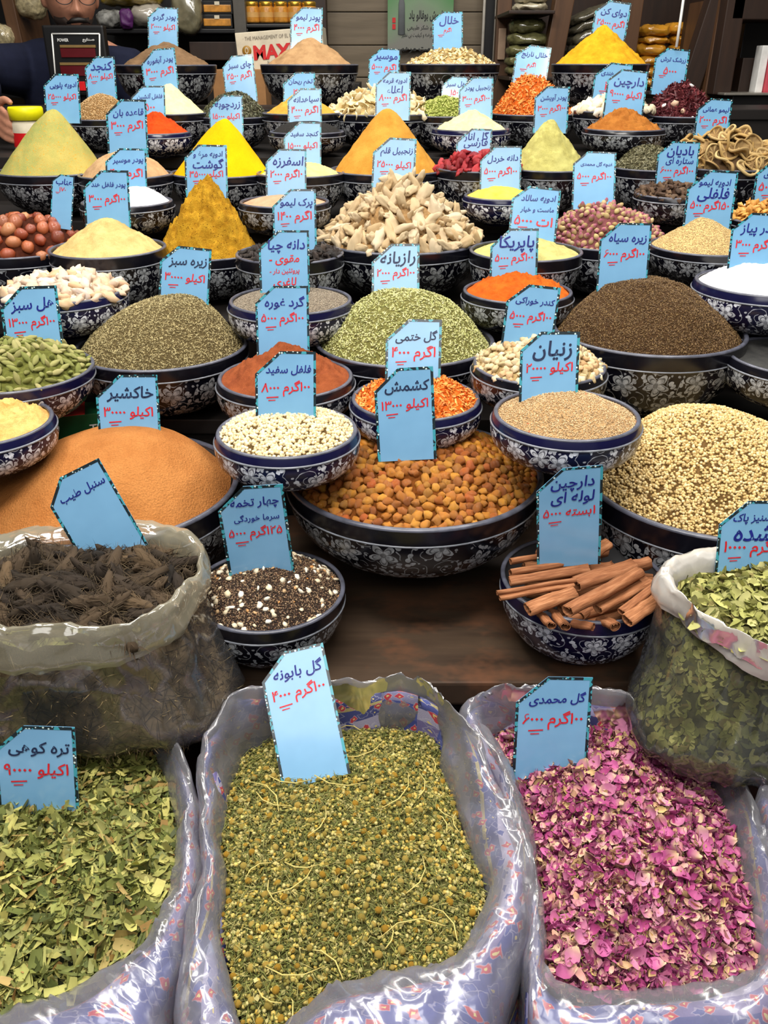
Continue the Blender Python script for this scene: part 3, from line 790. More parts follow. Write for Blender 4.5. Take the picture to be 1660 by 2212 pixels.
# ------------------------------------------------------------------ what the bowls hold
def heap_mesh(key, prof, amp=0.02, freq=3.0, nr=30, nt=72, peak=None, lump=0.0, hs=1.0, rr=.93):
    c, R, H = BI[key]; H = H * hs
    px = BOWLS[key][4]; ox = at_Y(px, BOWLS[key][5], c.y).x - c.x
    ox = max(-.35 * R, min(.35 * R, ox))
    off = Vector((hash(key) % 97 if False else sum(map(ord, key)) % 97, 3.3, 0))
    V = np.zeros((nr + 1, nt, 3)); r0 = R * rr
    for i in range(nr + 1):
        t = i / nr
        for j in range(nt):
            a = 2 * pi * j / nt; x, y = r0 * t * cos(a), r0 * t * sin(a)
            if prof == 'rcone': h = 1 - ((t * t + .035) ** .5 - .187) / (1.0174 - .187)
            elif prof == 'cone': h = max(0, 1 + .06 - (t * t + .0115) ** .5) / (1 - .047 + .0)
            elif prof == 'skirt': h = (1 - t) ** 1.25 * .75 + .25 * (1 - t * t) if t > .08 else (1 - .08) ** 1.25 * .75 + .25 + (0.08 - t) * .5
            elif prof == 'dome': h = 1 - t ** 2.1
            elif prof == 'round': h = (1 - t * t) ** 1.15
            else: h = 1 - t ** 3
            p = Vector((x / R, y / R, 0)) * freq + off
            fade = min(1, (1 - t) * 5 + .15)
            n = mnoise.fractal(p, 0.8, 2.1, 4) * amp * R * fade
            if lump: n += (abs(mnoise.noise(p * 2.3)) ** .7 - .3) * lump * R * fade
            V[i, j] = (x + ox * (1 - t) ** 1.2, y, max(0, h) * (H + .035 * R) - .035 * R + n)
    i, j = np.meshgrid(np.arange(nr), np.arange(nt), indexing='ij'); jn = (j + 1) % nt
    Q = np.stack([i * nt + j, (i + 1) * nt + j, (i + 1) * nt + jn, i * nt + jn], -1).reshape(-1, 4)
    return V.reshape(-1, 3), Q, c, R
def put(name, V, Q, mats, loc, label, cat, rnd=None, midx=None, kind='stuff', smooth=True):
    me = mk(name, V, Q, smooth=smooth, attrs={'rnd': rnd} if rnd is not None else None, midx=midx)
    o = link(name, me, mats, None, loc); tag(o, label, cat, None, kind); return o

def powder_heap(key, name, prof, c1, c2, label, amp=.02, freq=3, lump=0, scale=40, bump=.5, c3=None, speck=0, hs=1, fine=900):
    V, Q, c, R = heap_mesh(key, prof, amp, freq, lump=lump, hs=hs, nr=44, nt=96)
    put(name, V, Q, powder(key + '_powder', c1, c2, scale, fine, bump, c3, speck), c, label, 'spice')
powder_heap('khaksher', 'flixweed_seed_heap', 'dome', (176,116,62), (158,98,48), 'broad smooth mound of fine orange-brown seeds in the front left bowl', .012, 2, scale=14, fine=420, bump=.8)
powder_heap('left_powder', 'powder_heap', 'dome', (222,180,110), (190,140,72), 'sandy yellow powder in the blue bowl at the left edge', .06, 5, .05)
powder_heap('sumac', 'powder_heap', 'cone', (144,76,42), (120,58,32), 'brick-brown powder mound behind the white peppercorns', .05, 5, .04)
powder_heap('black_powder', 'powder_heap', 'flat', (72,72,70), (56,56,56), 'flat charcoal-grey powder in the bowl at the right edge', .008, 3)
powder_heap('salt', 'salt_heap', 'dome', (250,248,246), (240,238,236), 'white salt mound in the blue bowl at the right', .03, 4, .03)
powder_heap('paprika', 'powder_heap', 'round', (200,98,28), (176,76,20), 'bright orange powder mound in the bowl left of the dark cumin', .06, 6, .05)
powder_heap('onionpow', 'powder_heap', 'rcone', (208,184,122), (182,156,96), 'smooth khaki powder peak beside the shiny jujubes', .03, 4, .02)
powder_heap('mustard', 'powder_heap', 'rcone', (204,156,42), (168,118,22), 'tall cracked mustard-yellow powder heap left of the ginger roots', .16, 4.5, .10, scale=60, bump=1.0, c3=(120,80,16), speck=-.02)
powder_heap('palegreen', 'powder_heap', 'rcone', (196,188,120), (172,164,100), 'pale green powder mound in the half-filled bowl left of the rosebuds', .03, 4, hs=.9)
powder_heap('mixgreen', 'powder_heap', 'rcone', (184,168,92), (150,156,88), 'large green and yellow mottled powder cone at the upper left', .03, 3, scale=16, c3=(206,150,50), speck=-.01)
powder_heap('garlicpow', 'powder_heap', 'dome', (196,160,118), (172,136,98), 'brown-beige powder in the bowl left of the turmeric', .04, 4)
powder_heap('whitepow', 'powder_heap', 'dome', (246,244,246), (236,234,238), 'pure white powder in the bowl below the turmeric', .02, 3)
powder_heap('turmeric', 'powder_heap', 'rcone', (250,186,4), (236,166,0), 'bright yellow turmeric powder cone', .02, 3, scale=14)
powder_heap('isab', 'powder_heap', 'dome', (228,208,140), (206,182,112), 'pale yellow husk left of the golden-brown cone', .03, 5)
powder_heap('pinkpow', 'powder_heap', 'dome', (206,164,132), (190,146,112), 'flat pinkish powder in the bowl right of the mustard-yellow heap', .01, 3)
powder_heap('gold', 'powder_heap', 'rcone', (206,152,64), (184,126,44), 'large golden-brown powder cone behind the ginger roots', .03, 4, scale=26)
powder_heap('yellowsm', 'powder_heap', 'dome', (232,198,92), (214,176,70), 'light yellow powder in the small bowl right of the ginger', .03, 4)
powder_heap('lightgreen', 'powder_heap', 'rcone', (190,184,112), (166,158,88), 'light green powder cone above the rosebuds', .08, 5, .03)
powder_heap('redpow', 'powder_heap', 'cone', (206,76,22), (176,54,14), 'bright red-orange chilli powder in the small bowl', .05, 5, .04)
powder_heap('paleyel', 'powder_heap', 'cone', (240,232,172), (226,216,150), 'pale lemon-yellow powder cone at the upper left', .03, 4)
powder_heap('ochre', 'powder_heap', 'cone', (208,164,70), (184,138,50), 'ochre powder behind the nigella card', .04, 4)
powder_heap('darkseed', 'seed_heap', 'flat', (52,50,48), (34,33,32), 'flat dark seeds in the small bowl behind the blue cards', .01, 3, scale=300)
powder_heap('paleyel2', 'powder_heap', 'rcone', (240,226,168), (222,206,146), 'small cream-yellow powder mound in the dark blue bowl', .05, 5, .03)
powder_heap('brownpow', 'powder_heap', 'rcone', (176,112,48), (148,86,32), 'cinnamon-brown powder mound at the upper right', .08, 6, .06)
powder_heap('top_a', 'powder_heap', 'rcone', (132,104,76), (108,84,60), 'dull brown powder cone on the top tier at the left', .04, 4)
powder_heap('top_b', 'powder_heap', 'rcone', (182,146,104), (158,122,84), 'tan powder cone in front of the cream carton', .04, 4)
powder_heap('top_d', 'powder_heap', 'cone', (226,172,36), (200,142,22), 'orange-yellow powder cone on the top tier at the right', .05, 5, .02)

def grain_heap(key, name, prof, base, protos, half, cover, cols, label, amp=.02, freq=3, tilt=.35, rough=.55, hs=1.0, extra=None, sizevar=.18, lump=0, under=None):
    V, Q, c, R = heap_mesh(key, prof, amp, freq, lump=lump, hs=hs)
    foot = half[0] * half[1] * 3.2; Tt = tris_of(Q); A = V[Tt[:, 0]]
    ar = np.linalg.norm(np.cross(V[Tt[:, 1]] - A, V[Tt[:, 2]] - A), axis=1).sum() / 2
    n = int(ar / foot * cover)
    P, N = sample(V, Q, n); Fr = frames(N, tilt)
    sc = np.array(half)[None] * rng.uniform(1 - sizevar, 1 + sizevar, (n, 1)) * np.ones((1, 3))
    P = P + N * (half[2] * rng.uniform(-.4, .9, n))[:, None]
    parts = [(V, Q, None, 0)]
    gv, gt, gr = scatter(P, Fr, protos, sc); parts.append((gv, gt, gr, 1))
    mats = [plain(key + '_bed', under or base, .9, .1, var=.3, vscale=300, bump=.5, bscale=600), pieces(key + '_grain', cols, rough)]
    if extra:
        for k, (pr, hf, num, cc) in enumerate(extra):
            P, N = sample(V, Q, num); gv, gt, gr = scatter(P + N * hf[2] * .6, frames(N, .4), pr, np.array(hf)[None] * rng.uniform(.6, 1.3, (num, 1)))
            parts.append((gv, gt, gr, 2 + k)); mats.append(pieces(key + '_bits', cc, .6))
    V, T, r, mi = join(parts)
    return put(name, V, T, mats, c, label, 'spice', r, mi)
LEAFS = [leafp(3, 2, .35, .6, s) for s in range(6)]
CHIP = [leafp(1, 1, .3, .1, s) for s in range(5)]
BALL = [ICO1]
def shards(n=5):
    out = []
    for s in range(n):
        V, T = ICO1; r = np.random.default_rng(s); out.append((V * (1 + r.uniform(-.3, .3, (len(V), 1))), T))
    return out
SH = shards()
grain_heap('coriander', 'coriander_seed_heap', 'dome', (150,120,76), BALL, (.0021,.0021,.0021), 1.8, [(226,200,140),(196,166,104),(238,216,164),(176,142,84),(214,186,124)], 'broad mound of round pale coriander seeds at the right', .02, 2, under=(96,72,40))
grain_heap('wpepper', 'peppercorn_heap', 'flat', (120,96,60), BALL, (.0025,.0025,.0025), 2.3, [(236,220,178),(214,190,140),(244,232,198),(196,170,120)], 'round cream peppercorns filling the blue bowl in front of the brick-brown powder', .02, 3, under=(86,66,36))
grain_heap('zireh_ground', 'ajwain_seed_heap', 'round', (170,138,98), [OCT], (.0014,.0008,.0008), 1.3, [(206,176,130),(170,136,96),(226,200,156),(140,108,72)], 'coarse beige seeds heaped in the blue bowl beside the coriander', .02, 3, under=(160,128,88), extra=[(SH,(.0018,.0018,.0012),10,[(200,90,60),(196,110,70)])])
grain_heap('four_seed', 'mixed_seed_heap', 'round', (70,56,46), [OCT], (.0013,.0011,.0009), 1.5, [(40,34,30),(78,58,46),(138,108,80),(48,40,36),(170,140,106),(34,28,28),(116,80,58),(186,160,124)], 'dark seed mixture with white flakes in the bowl beside the bag of roots', .03, 3, under=(48,38,32), extra=[(SH,(.0042,.0034,.0018),150,[(236,228,208),(214,196,160),(244,240,228)]),(SH,(.003,.0024,.0014),40,[(206,140,70),(190,160,120)])])
grain_heap('green_cumin', 'cumin_seed_heap', 'dome', (120,106,72), [OCT], (.0033,.0008,.0008), 1.25, [(170,154,106),(136,120,78),(196,182,134),(110,96,60),(154,140,96)], 'large grey-green mound of cumin seeds at the left', .02, 2, under=(84,72,46))
grain_heap('fennel', 'fennel_seed_heap', 'dome', (130,128,74), [OCT], (.0038,.0012,.0011), 1.3, [(196,194,128),(164,166,98),(214,210,158),(136,140,78),(184,180,116)], 'pale green mound of fennel seeds in the middle', .03, 2.5, under=(104,100,54))
grain_heap('black_cumin', 'dark_cumin_seed_heap', 'dome', (84,62,38), [OCT], (.0028,.0007,.0007), 1.3, [(118,90,54),(88,64,38),(140,112,70),(68,48,28),(104,78,46)], 'large dark brown mound of fine cumin seeds at the right', .04, 2.5, under=(62,44,26))
grain_heap('chia', 'chia_seed_heap', 'flat', (130,118,102), [OCT], (.0011,.0008,.0007), 1.2, [(150,138,120),(118,106,92),(172,160,140),(96,86,74)], 'flat grey chia seeds in the blue bowl above the brick-brown powder', .01, 2, under=(128,116,100), hs=.35)
grain_heap('beige', 'coarse_powder_heap', 'cone', (190,162,108), [OCT], (.0012,.0009,.0008), .9, [(206,178,124),(186,156,102),(222,196,146)], 'coarse beige mound right of the rosebuds', .03, 3, under=(190,162,110))
grain_heap('beigeseed', 'sesame_seed_heap', 'dome', (170,136,92), [OCT], (.0022,.0014,.001), 1.3, [(202,168,118),(174,138,90),(220,188,140)], 'beige sesame seeds behind the green and yellow cone', .03, 3, under=(130,98,60))
grain_heap('greenherb', 'tea_leaf_heap', 'dome', (60,58,44), CHIP, (.0035,.0012,.001), 1.5, [(76,80,58),(110,112,84),(56,54,42),(132,130,100)], 'dark green rolled tea leaves behind the turmeric cone', .04, 4, .8, under=(50,48,36))
grain_heap('thyme', 'thyme_heap', 'dome', (90,86,62), CHIP, (.0036,.0013,.001), 1.5, [(118,114,84),(90,88,62),(140,134,102),(66,64,46)], 'grey-green dried thyme right of the light green cone', .04, 4, .8, under=(66,62,44))
grain_heap('orange_lentil', 'orange_shred_heap', 'dome', (214,110,36), CHIP+[OCT], (.0052,.0014,.0011), 1.7, [(238,150,58),(224,122,40),(246,176,90),(206,98,34)], 'orange dried shreds in the blue bowl between the peppercorns and the beige seeds', .05, 4, .8, under=(190,84,24))
grain_heap('oshred', 'orange_shred_heap', 'round', (220,110,34), CHIP+[OCT], (.0085,.0017,.0013), 1.9, [(240,150,62),(228,124,44),(248,174,92),(212,104,36)], 'tall bright orange heap of dried shreds at the top right', .07, 4, .9, under=(190,84,24))
grain_heap('top_c', 'almond_flake_heap', 'round', (200,180,130), CHIP, (.0075,.0035,.001), 1.7, [(234,216,166),(214,190,130),(244,230,190),(196,168,108)], 'cream flakes heaped on the top tier before the green poster', .06, 4, .9, under=(170,144,94))
grain_heap('darkred', 'dried_red_strand_heap', 'round', (80,26,30), CHIP+[OCT], (.0095,.0018,.0014), 2.0, [(96,30,38),(70,20,28),(118,44,50),(56,16,22),(136,60,62)], 'dark red dried strands on the upper tier at the right', .08, 4, 1.0, under=(58,18,22), extra=[(SH,(.008,.007,.004),8,[(196,150,110)])])
grain_heap('grcard', 'green_pod_heap', 'dome', (140,150,70), [OCT], (.0052,.0022,.0022), 1.5, [(176,184,92),(146,158,70),(200,200,120)], 'small green pods left of the cream-yellow mound', .05, 4, .6, under=(100,108,44))

# --- pieces that can be counted: every one an object
def piece_heap(key, name, heapname, protos, dmin, nmax, scale, mats, cols, label, cat, group, prof='dome', hs=.85, amp=.05, tilt=.6, under=(60,50,40), lift=.35, size=(1,1,1), layers=1, heaplabel=None, dense=14, stuff_rest=True, freq=4, svar=.16):
    V, Q, c, R = heap_mesh(key, prof, amp, freq, hs=hs)
    T = tris_of(Q); A = V[T[:, 0]]; ar = np.linalg.norm(np.cross(V[T[:, 1]] - A, V[T[:, 2]] - A), axis=1).sum() / 2
    P, N = sample(V, Q, int(ar / dmin ** 2 * dense)); Pw = P + np.array(c)
    keep, rest = poisson(Pw, N, dmin, nmax, face=False)
    s = scale * rng.uniform(1 - svar, 1 + svar, len(P))
    Fr = frames(N, tilt)
    P2 = Pw + N * (scale * lift * rng.uniform(.4, 1.4, len(P)))[:, None]
    singles(name, P2[keep], Fr[keep], protos, s[keep], mats, label, cat, group)
    parts = [(V, Q, None, 0)]; mm = [plain(key + '_bed', under, .9, .1, var=.3, vscale=200)]
    if len(rest) and stuff_rest:
        pv, pt, pr = scatter(P2[rest] - np.array(c), Fr[rest], [(p[0], p[1]) for p in protos], s[rest][:, None] * np.ones((1, 3)))
        parts.append((pv, pt, pr, 1)); mm.append(pieces(key + '_rest', cols))
    VV, TT, rr, mi = join(parts)
    put(heapname, VV, TT, mm, c, heaplabel, cat, rr, mi)
rais = [blob(s, (1, .84, .78), 2, 2, .3, .10) for s in range(6)]
RC = [(194,128,40),(164,92,28),(210,148,54),(142,76,26),(184,112,36),(202,140,46),(158,106,38),(182,90,34)]
piece_heap('raisin', 'raisin', 'raisin_heap', rais, .0094, 300, .0074, pieces('raisin_skin', RC, .32, .5, True, .6, 420, 0.1, .3), RC,
    'golden-brown raisin lying in the big central bowl', 'raisin', 'golden raisins in the big central bowl', hs=.86, amp=.04, under=(96,52,16), heaplabel='golden raisins filling the rest of the big central bowl', prof='dome')
gin = [blob(s, (1.0, .46, .36), 5, 3, .3, .75) for s in range(8)]
GC = [(232,208,168),(214,186,142),(242,222,188),(204,172,126),(226,198,154)]
piece_heap('ginger', 'ginger_root', 'ginger_root_bed', gin, .0155, 290, .0150, pieces('ginger_skin', GC, .75, .25, True, .7, 160), GC,
    'knobbly cream dried ginger root in the tall pile', 'ginger', 'dried ginger roots in the tall pile', prof='cone', hs=.92, amp=.08, tilt=.7, under=(150,118,78), heaplabel='bed of cream ginger roots under the tall pile', svar=.3)
juj = [blob(s, (1, .84, .84), 1, 2, .12, .1) for s in range(5)]
JC = [(156,72,40),(128,52,32),(182,100,60),(142,60,34),(204,140,92),(116,44,30)]
piece_heap('soapnut', 'dried_jujube', 'jujube_bed', juj, .0205, 280, .0128, pieces('jujube_skin', JC, .28, .5, True, .4, 200, .3), JC,
    'shiny red-brown dried jujube in the bowl at the left edge', 'dried fruit', 'shiny red-brown jujubes at the left edge', prof='dome', hs=.85, amp=.06, under=(60,26,14), heaplabel='lower layer of red-brown jujubes at the left edge')
def bud(seed):
    V, T = ico(2); r = random.Random(seed); out = []; tip = []
    for v in V:
        t = (v[2] + 1) / 2; k = .62 + .38 * sin(pi * min(1, t * .9 + .1)); a = math.atan2(v[1], v[0])
        k *= 1 + .14 * cos(5 * a + seed) * t; out.append((v[0] * .62 * k, v[1] * .62 * k, v[2] * .95)); tip.append(max(0, min(1, (t - .45) * 2.4)))
    return np.array(out), T, np.array(tip)
buds = [bud(s) for s in range(5)]
BC = [(196,178,120),(176,150,96),(206,186,140),(160,140,84)]
pm = pieces('rosebud', BC, .7, .2, True, .4, 260, tipcol=(160,84,112))
piece_heap('rosebud', 'rosebud', 'rosebud_bed', buds, .0102, 300, .0078, pm, [(190,120,130),(200,180,130)],
    'small dried rosebud with pink tip on the pink pile', 'rosebud', 'dried pink rosebuds in one pile', prof='dome', hs=.85, amp=.08, tilt=1.1, under=(110,64,66), heaplabel='lower layer of dried pink rosebuds')
pod = []
for s_ in range(5):
    V, T = ico(2); a = np.arctan2(V[:, 2], V[:, 1]); k = 1 + .1 * np.cos(3 * a + s_)
    W_ = V.copy(); tp = 1 - .45 * np.abs(V[:, 0]) ** 1.5; W_[:, 0] *= 1.0; W_[:, 1] *= .40 * k * tp; W_[:, 2] *= .36 * k * tp; pod.append((W_, T))
PC = [(172,176,98),(150,156,80),(196,192,120),(208,198,134),(138,140,70)]
piece_heap('cardamom', 'cardamom_pod', 'cardamom_bed', pod, .0098, 300, .0098, pieces('cardamom_husk', PC, .65, .3, True, .8, 220), PC,
    'whole pale green cardamom pod in the left bowl', 'cardamom', 'green cardamom pods in the left bowl', prof='dome', hs=.85, amp=.05, tilt=.5, under=(94,96,44), heaplabel='lower layer of green cardamom pods')
lum = [blob(s, (1, .85, .7), 3, 2, .4, .35) for s in range(6)]
FC = [(226,206,164),(206,182,134),(238,224,190),(214,170,120),(196,178,132)]
piece_heap('frank', 'resin_lump', 'resin_lump_bed', lum, .0082, 280, .0058, pieces('resin', FC, .5, .4, True, .5, 300, 0, .15), FC,
    'small cream resin lump behind the ajwain card', 'resin lump', 'cream resin lumps in one bowl', hs=.85, amp=.06, under=(160,136,92), heaplabel='lower layer of cream resin lumps')
PW = [(228,200,178),(220,184,140),(236,220,206),(226,196,172)]
big = [blob(s, (1, .8, .55), 4, 2, .5, .5) for s in range(6)]
piece_heap('pinkwhite', 'crystal_lump', 'crystal_lump_bed', big, .0135, 120, .0112, pieces('crystal', PW, .45, .5, True, .5, 200, .1, .2), PW,
    'pinkish white crystal lump in the left blue bowl', 'crystal lump', 'pinkish white crystal lumps in the left blue bowl', hs=.7, amp=.06, under=(232,212,190), heaplabel='small white crystals under the larger lumps')
chipb = [blob(s, (1, .6, .4), 3, 2, .6, .4) for s in range(6)]
BL = [(40,34,30),(58,46,40),(28,24,24),(76,62,52)]
piece_heap('blacklime', 'black_dried_piece', 'black_dried_bed', chipb, .011, 130, .0085, pieces('black_dried', BL, .5, .4, True, .6, 250), BL,
    'small black dried piece in the bowl left of the ginger', 'dried fruit', 'black dried pieces in one bowl', prof='flat', hs=.25, amp=.04, under=(26,22,20), heaplabel='lower layer of black dried pieces')
flake = [leafp(4, 3, .5, .5, s + 20) for s in range(6)]
def thick(pr, t=.1):
    V, T = pr; n = len(V); V2 = V.copy(); V2[:, 2] -= t
    ed = {}
    for tr in T:
        for a, b in ((tr[0], tr[1]), (tr[1], tr[2]), (tr[2], tr[0])): ed[(a, b)] = ed.get((a, b), 0) + 1
    side = [(a, b) for (a, b) in ed if (b, a) not in ed]
    S_ = [(b, a, a + n) for a, b in side] + [(b, a + n, b + n) for a, b in side]
    return np.concatenate([V, V2]), np.concatenate([T, T[:, ::-1] + n, np.array(S_)])
flk = [thick((p[0] * np.array([1, .62, .8]), p[1])) for p in flake]
GF = [(240,226,184),(226,204,150),(246,236,204),(214,180,116)]
piece_heap('garlicfl', 'garlic_flake', 'garlic_flake_bed', flk, .0155, 200, .0150, pieces('garlic', GF, .6, .3, True, .4, 200), GF,
    'curled cream garlic flake on the wide upper pile', 'garlic flake', 'cream garlic flakes on the wide upper pile', hs=.85, amp=.08, tilt=.8, under=(190,166,112), heaplabel='lower layer of cream garlic flakes')
piece_heap('whchunk', 'white_dried_chunk', 'white_chunk_bed', lum, .0155, 60, .0125, pieces('white_chunk', [(232,222,196),(214,200,168),(242,236,218)], .7, .25, True), [(226,214,184)],
    'small white dried chunk behind the cinnamon card', 'dried root', 'white dried chunks in one bowl', hs=.7, amp=.06, under=(180,166,130), heaplabel='lower layer of white dried chunks')
piece_heap('rosehip', 'red_dried_berry', 'red_berry_bed', chipb, .0145, 70, .0135, pieces('red_berry', [(166,26,36),(140,18,30),(188,44,50),(116,16,26)], .4, .45, True, .5, 200), [(150,24,34)],
    'wrinkled crimson dried berry left of the light green cone', 'dried fruit', 'crimson dried berries in one bowl', hs=.75, amp=.08, under=(90,12,20), heaplabel='lower layer of crimson dried berries')
piece_heap('anise', 'star_anise_bit', 'anise_bed', chipb, .0095, 110, .0075, pieces('anise', [(96,70,50),(72,50,36),(124,98,74),(60,42,32)], .6, .3, True, .6, 250), [(96,70,50)],
    'brown star anise fragment in the small dark bowl at the right', 'star anise', 'brown star anise fragments', hs=.7, amp=.06, under=(50,34,24), heaplabel='lower layer of brown anise fragments')
piece_heap('farright', 'orange_dried_piece', 'orange_piece_bed', chipb, .0095, 110, .0075, pieces('orange_piece', [(214,160,78),(190,130,56),(228,184,108)], .6, .3, True), [(206,150,72)],
    'small yellow-orange dried piece at the right edge', 'dried fruit', 'yellow-orange dried pieces at the right edge', hs=.75, amp=.06, under=(150,96,40), heaplabel='lower layer of yellow-orange dried pieces')
def slice_ring(seed):
    """a dried lemon slice: curled pale rind ring with dark shrunken flesh and spokes"""
    r = random.Random(seed); n = 28; V = []; T = []; mi = []
    bend = r.uniform(.15, .6); sq = r.uniform(.75, 1)
    def pt(rad, a, z): x, y = rad * cos(a), rad * sin(a) * sq; return (x, y, z + bend * (x * x) - .1 * bend + .08 * sin(3 * a + seed))
    prof = [(1.0, -.12), (1.04, 0), (1.0, .14), (.86, .14), (.82, .02), (.84, -.1)]
    for i in range(n):
        a = 2 * pi * i / n
        for (q, z) in prof: V.append(pt(q, a, z))
    k = len(prof)
    for i in range(n):
        for j in range(k):
            a, b = i * k + j, i * k + (j + 1) % k; c_, d = ((i + 1) % n) * k + j, ((i + 1) % n) * k + (j + 1) % k
            T += [(a, c_, d), (a, d, b)]; mi += [0, 0]
    o = len(V); V.append((0, 0, -.02))
    for i in range(n): V.append(pt(.84, 2 * pi * i / n, 0.0 + (.07 if i % 4 == 0 else -.05)))
    for i in range(n): T.append((o, o + 1 + i, o + 1 + (i + 1) % n)); mi.append(1 if i % 4 else 0)
    return np.array(V), np.array(T), None, np.array(mi)
ls = [slice_ring(s) for s in range(6)]
rind = pieces('lemon_rind', [(200,166,104),(176,140,80),(216,188,130),(150,116,66)], .6, .3, True, .5, 150); flesh = pieces('lemon_flesh', [(158,126,82),(128,98,60),(182,150,100)], .7, .3, True, .6, 200)
V_, Q_, c_, R__ = heap_mesh('lemon', 'dome', .06, 4, hs=.8)
P_, N_ = sample(V_, Q_, 3000); Pw_ = P_ + np.array(c_); keep_, rest_ = poisson(Pw_, N_, .021, 120, face=False)
singles('lemon_slice', Pw_[keep_] + N_[keep_] * .006, frames(N_[keep_], .55), ls, .0215 * rng.uniform(.75, 1.2, len(keep_)), [rind, flesh], 'curled dried lemon slice with pale rind on the right pile', 'lemon slice', 'curled dried lemon slices on the right pile')
put('lemon_slice_bed', V_, Q_, plain('lemon_bed', (84,62,38), .9), c_, 'dark base mound under the lemon slices', 'dried fruit')  # plain dark mound filling the gaps between the slices

# ------------------------------------------------------------------ cinnamon sticks, laid one by one
def quill(L, r, seed):
    """a rolled bark quill along +X: two scrolls curling inward, real wall thickness"""
    rr = random.Random(seed); n = 15; prof = []
    for k in range(n):
        a = -pi * .5 + (k / (n - 1) - .5) * 2 * pi * 1.28; q = r * (1 - .42 * abs(k / (n - 1) - .5) * 2 * (abs(k / (n - 1) - .5) > .3))
        prof.append((q * cos(a) * 1.12, q * sin(a) * .9))
    th = r * .16; V = []; Fc = []; st = 9
    for i in range(st):
        x = (i / (st - 1) - .5) * L; wob = rr.uniform(-.03, .03) * r; s = 1 + rr.uniform(-.06, .06)
        for sgn in (1, 0):
            for (y, z) in prof:
                d = math.hypot(y, z) + 1e-6; k = (d - (0 if sgn else th)) / d
                V.append((x + (rr.uniform(-.1, .1) * r if i in (0, st - 1) else 0), y * k * s + wob, z * k * s + r * .1 * sin(i * .9 + seed)))
    m = 2 * n
    for i in range(st - 1):
        o = i * m; p = o + m
        for k in range(n - 1):
            Fc.append((o + k, o + k + 1, p + k + 1, p + k)); Fc.append((o + n + k + 1, o + n + k, p + n + k, p + n + k + 1))
        Fc.append((o + n - 1, o + 2 * n - 1, p + 2 * n - 1, p + n - 1)); Fc.append((o + n, o, p, p + n))
    for o in (0, (st - 1) * m):
        for k in range(n - 1): Fc.append((o + k, o + n + k, o + n + k + 1, o + k + 1))
    return V, Fc
cin = Mat('cinnamon_bark'); co = cin.coords('Object', (6, 60, 60)); nn = cin.noise(6, co, 5, .6); rnd = S(cin.n('ShaderNodeObjectInfo').outputs['Random'])
colr = cin.ramp(nn.outputs[0], [(.25, lin((104, 64, 40))), (.5, lin((158, 104, 68))), (.75, lin((194, 140, 100)))])
cin.set(Base_Color=cin.mix(rnd * .5, colr, lin((110, 62, 40))), Roughness=.75, Specular_IOR_Level=.2); cin.bump(nn.outputs[0], .5, .0015)
M['cinnamon'] = cin.m
STICKS = [(1103,1212,1268,1186,17,.868,'topmost back stick beside the price card'),(1103,1238,1264,1208,18,.866,'second stick from the back at the left'),(1102,1256,1272,1228,18,.862,'third stick from the back at the left'),
 (1074,1280,1243,1252,13,.866,'thin stick poking out over the left rim'),(1080,1291,1240,1262,14,.862,'orange stick just below the one over the left rim'),(1141,1316,1242,1278,26,.858,'short thick orange stick at the left front'),
 (1245,1262,1370,1222,30,.868,'thick stick starting at the middle of the pile'),(1227,1320,1380,1236,28,.874,'long thick stick crossing the front of the pile'),(1292,1316,1402,1256,22,.862,'brown stick right of the long crossing one'),
 (1343,1322,1417,1266,17,.864,'slim stick near the right rim'),(1356,1340,1430,1290,26,.862,'thick stick resting on the right rim'),(1340,1232,1400,1212,34,.862,'fat dark stick end at the back right'),
 (1275,1232,1325,1222,20,.852,'short dark stick behind the middle'),(1168,1326,1192,1352,18,.842,'broken piece standing at the front left'),(1196,1322,1222,1354,20,.842,'pale split piece at the front left'),
 (1236,1346,1282,1354,16,.842,'short piece lying along the front rim'),(1298,1338,1330,1352,22,.842,'curled grey-brown piece at the front'),(1282,1196,1316,1172,22,.868,'round stick end behind the price card')]
cc, cR, _ = BI['cinnamon']
for i, (x0, y0, x1, y1, thp, z, lb) in enumerate(STICKS):
    z -= .004; a, b = at_z(x0, y0, z - .004), at_z(x1, y1, z + .004)
    mid = (a + b) / 2; D = proj(mid)[2]; V, Fc = quill((b - a).length, thp * D / F / 2 * 1.12, i)
    o = link('cinnamon_stick', mk('cinnamon_stick', V, Fc), M['cinnamon'], None, mid)
    o.rotation_mode = 'QUATERNION'; d = (b - a).normalized(); o.rotation_quaternion = d.to_track_quat('X', 'Z') @ Matrix.Rotation(random.uniform(-.8, .8), 3, 'X').to_quaternion()
    tag(o, 'cinnamon stick, ' + lb, 'cinnamon stick', 'cinnamon sticks in the right front bowl')
# lower sticks that fill the bowl
for i in range(20):
    a = random.uniform(-.5, .9); q = -.068 + i * .0068
    mid = Vector((cc.x + random.uniform(-.02, .02), cc.y + q, cc.z - .016 + .008 * (i % 3)))
    V, Fc = quill(.145 - abs(q) * 1.1, .0085, i + 40)
    o = link('cinnamon_stick', mk('cinnamon_stick', V, Fc), M['cinnamon'], None, mid, (random.uniform(-1, 1), 0, a))
    tag(o, 'cinnamon stick in the lower layer of the bowl', 'cinnamon stick', 'lower cinnamon sticks under the others')

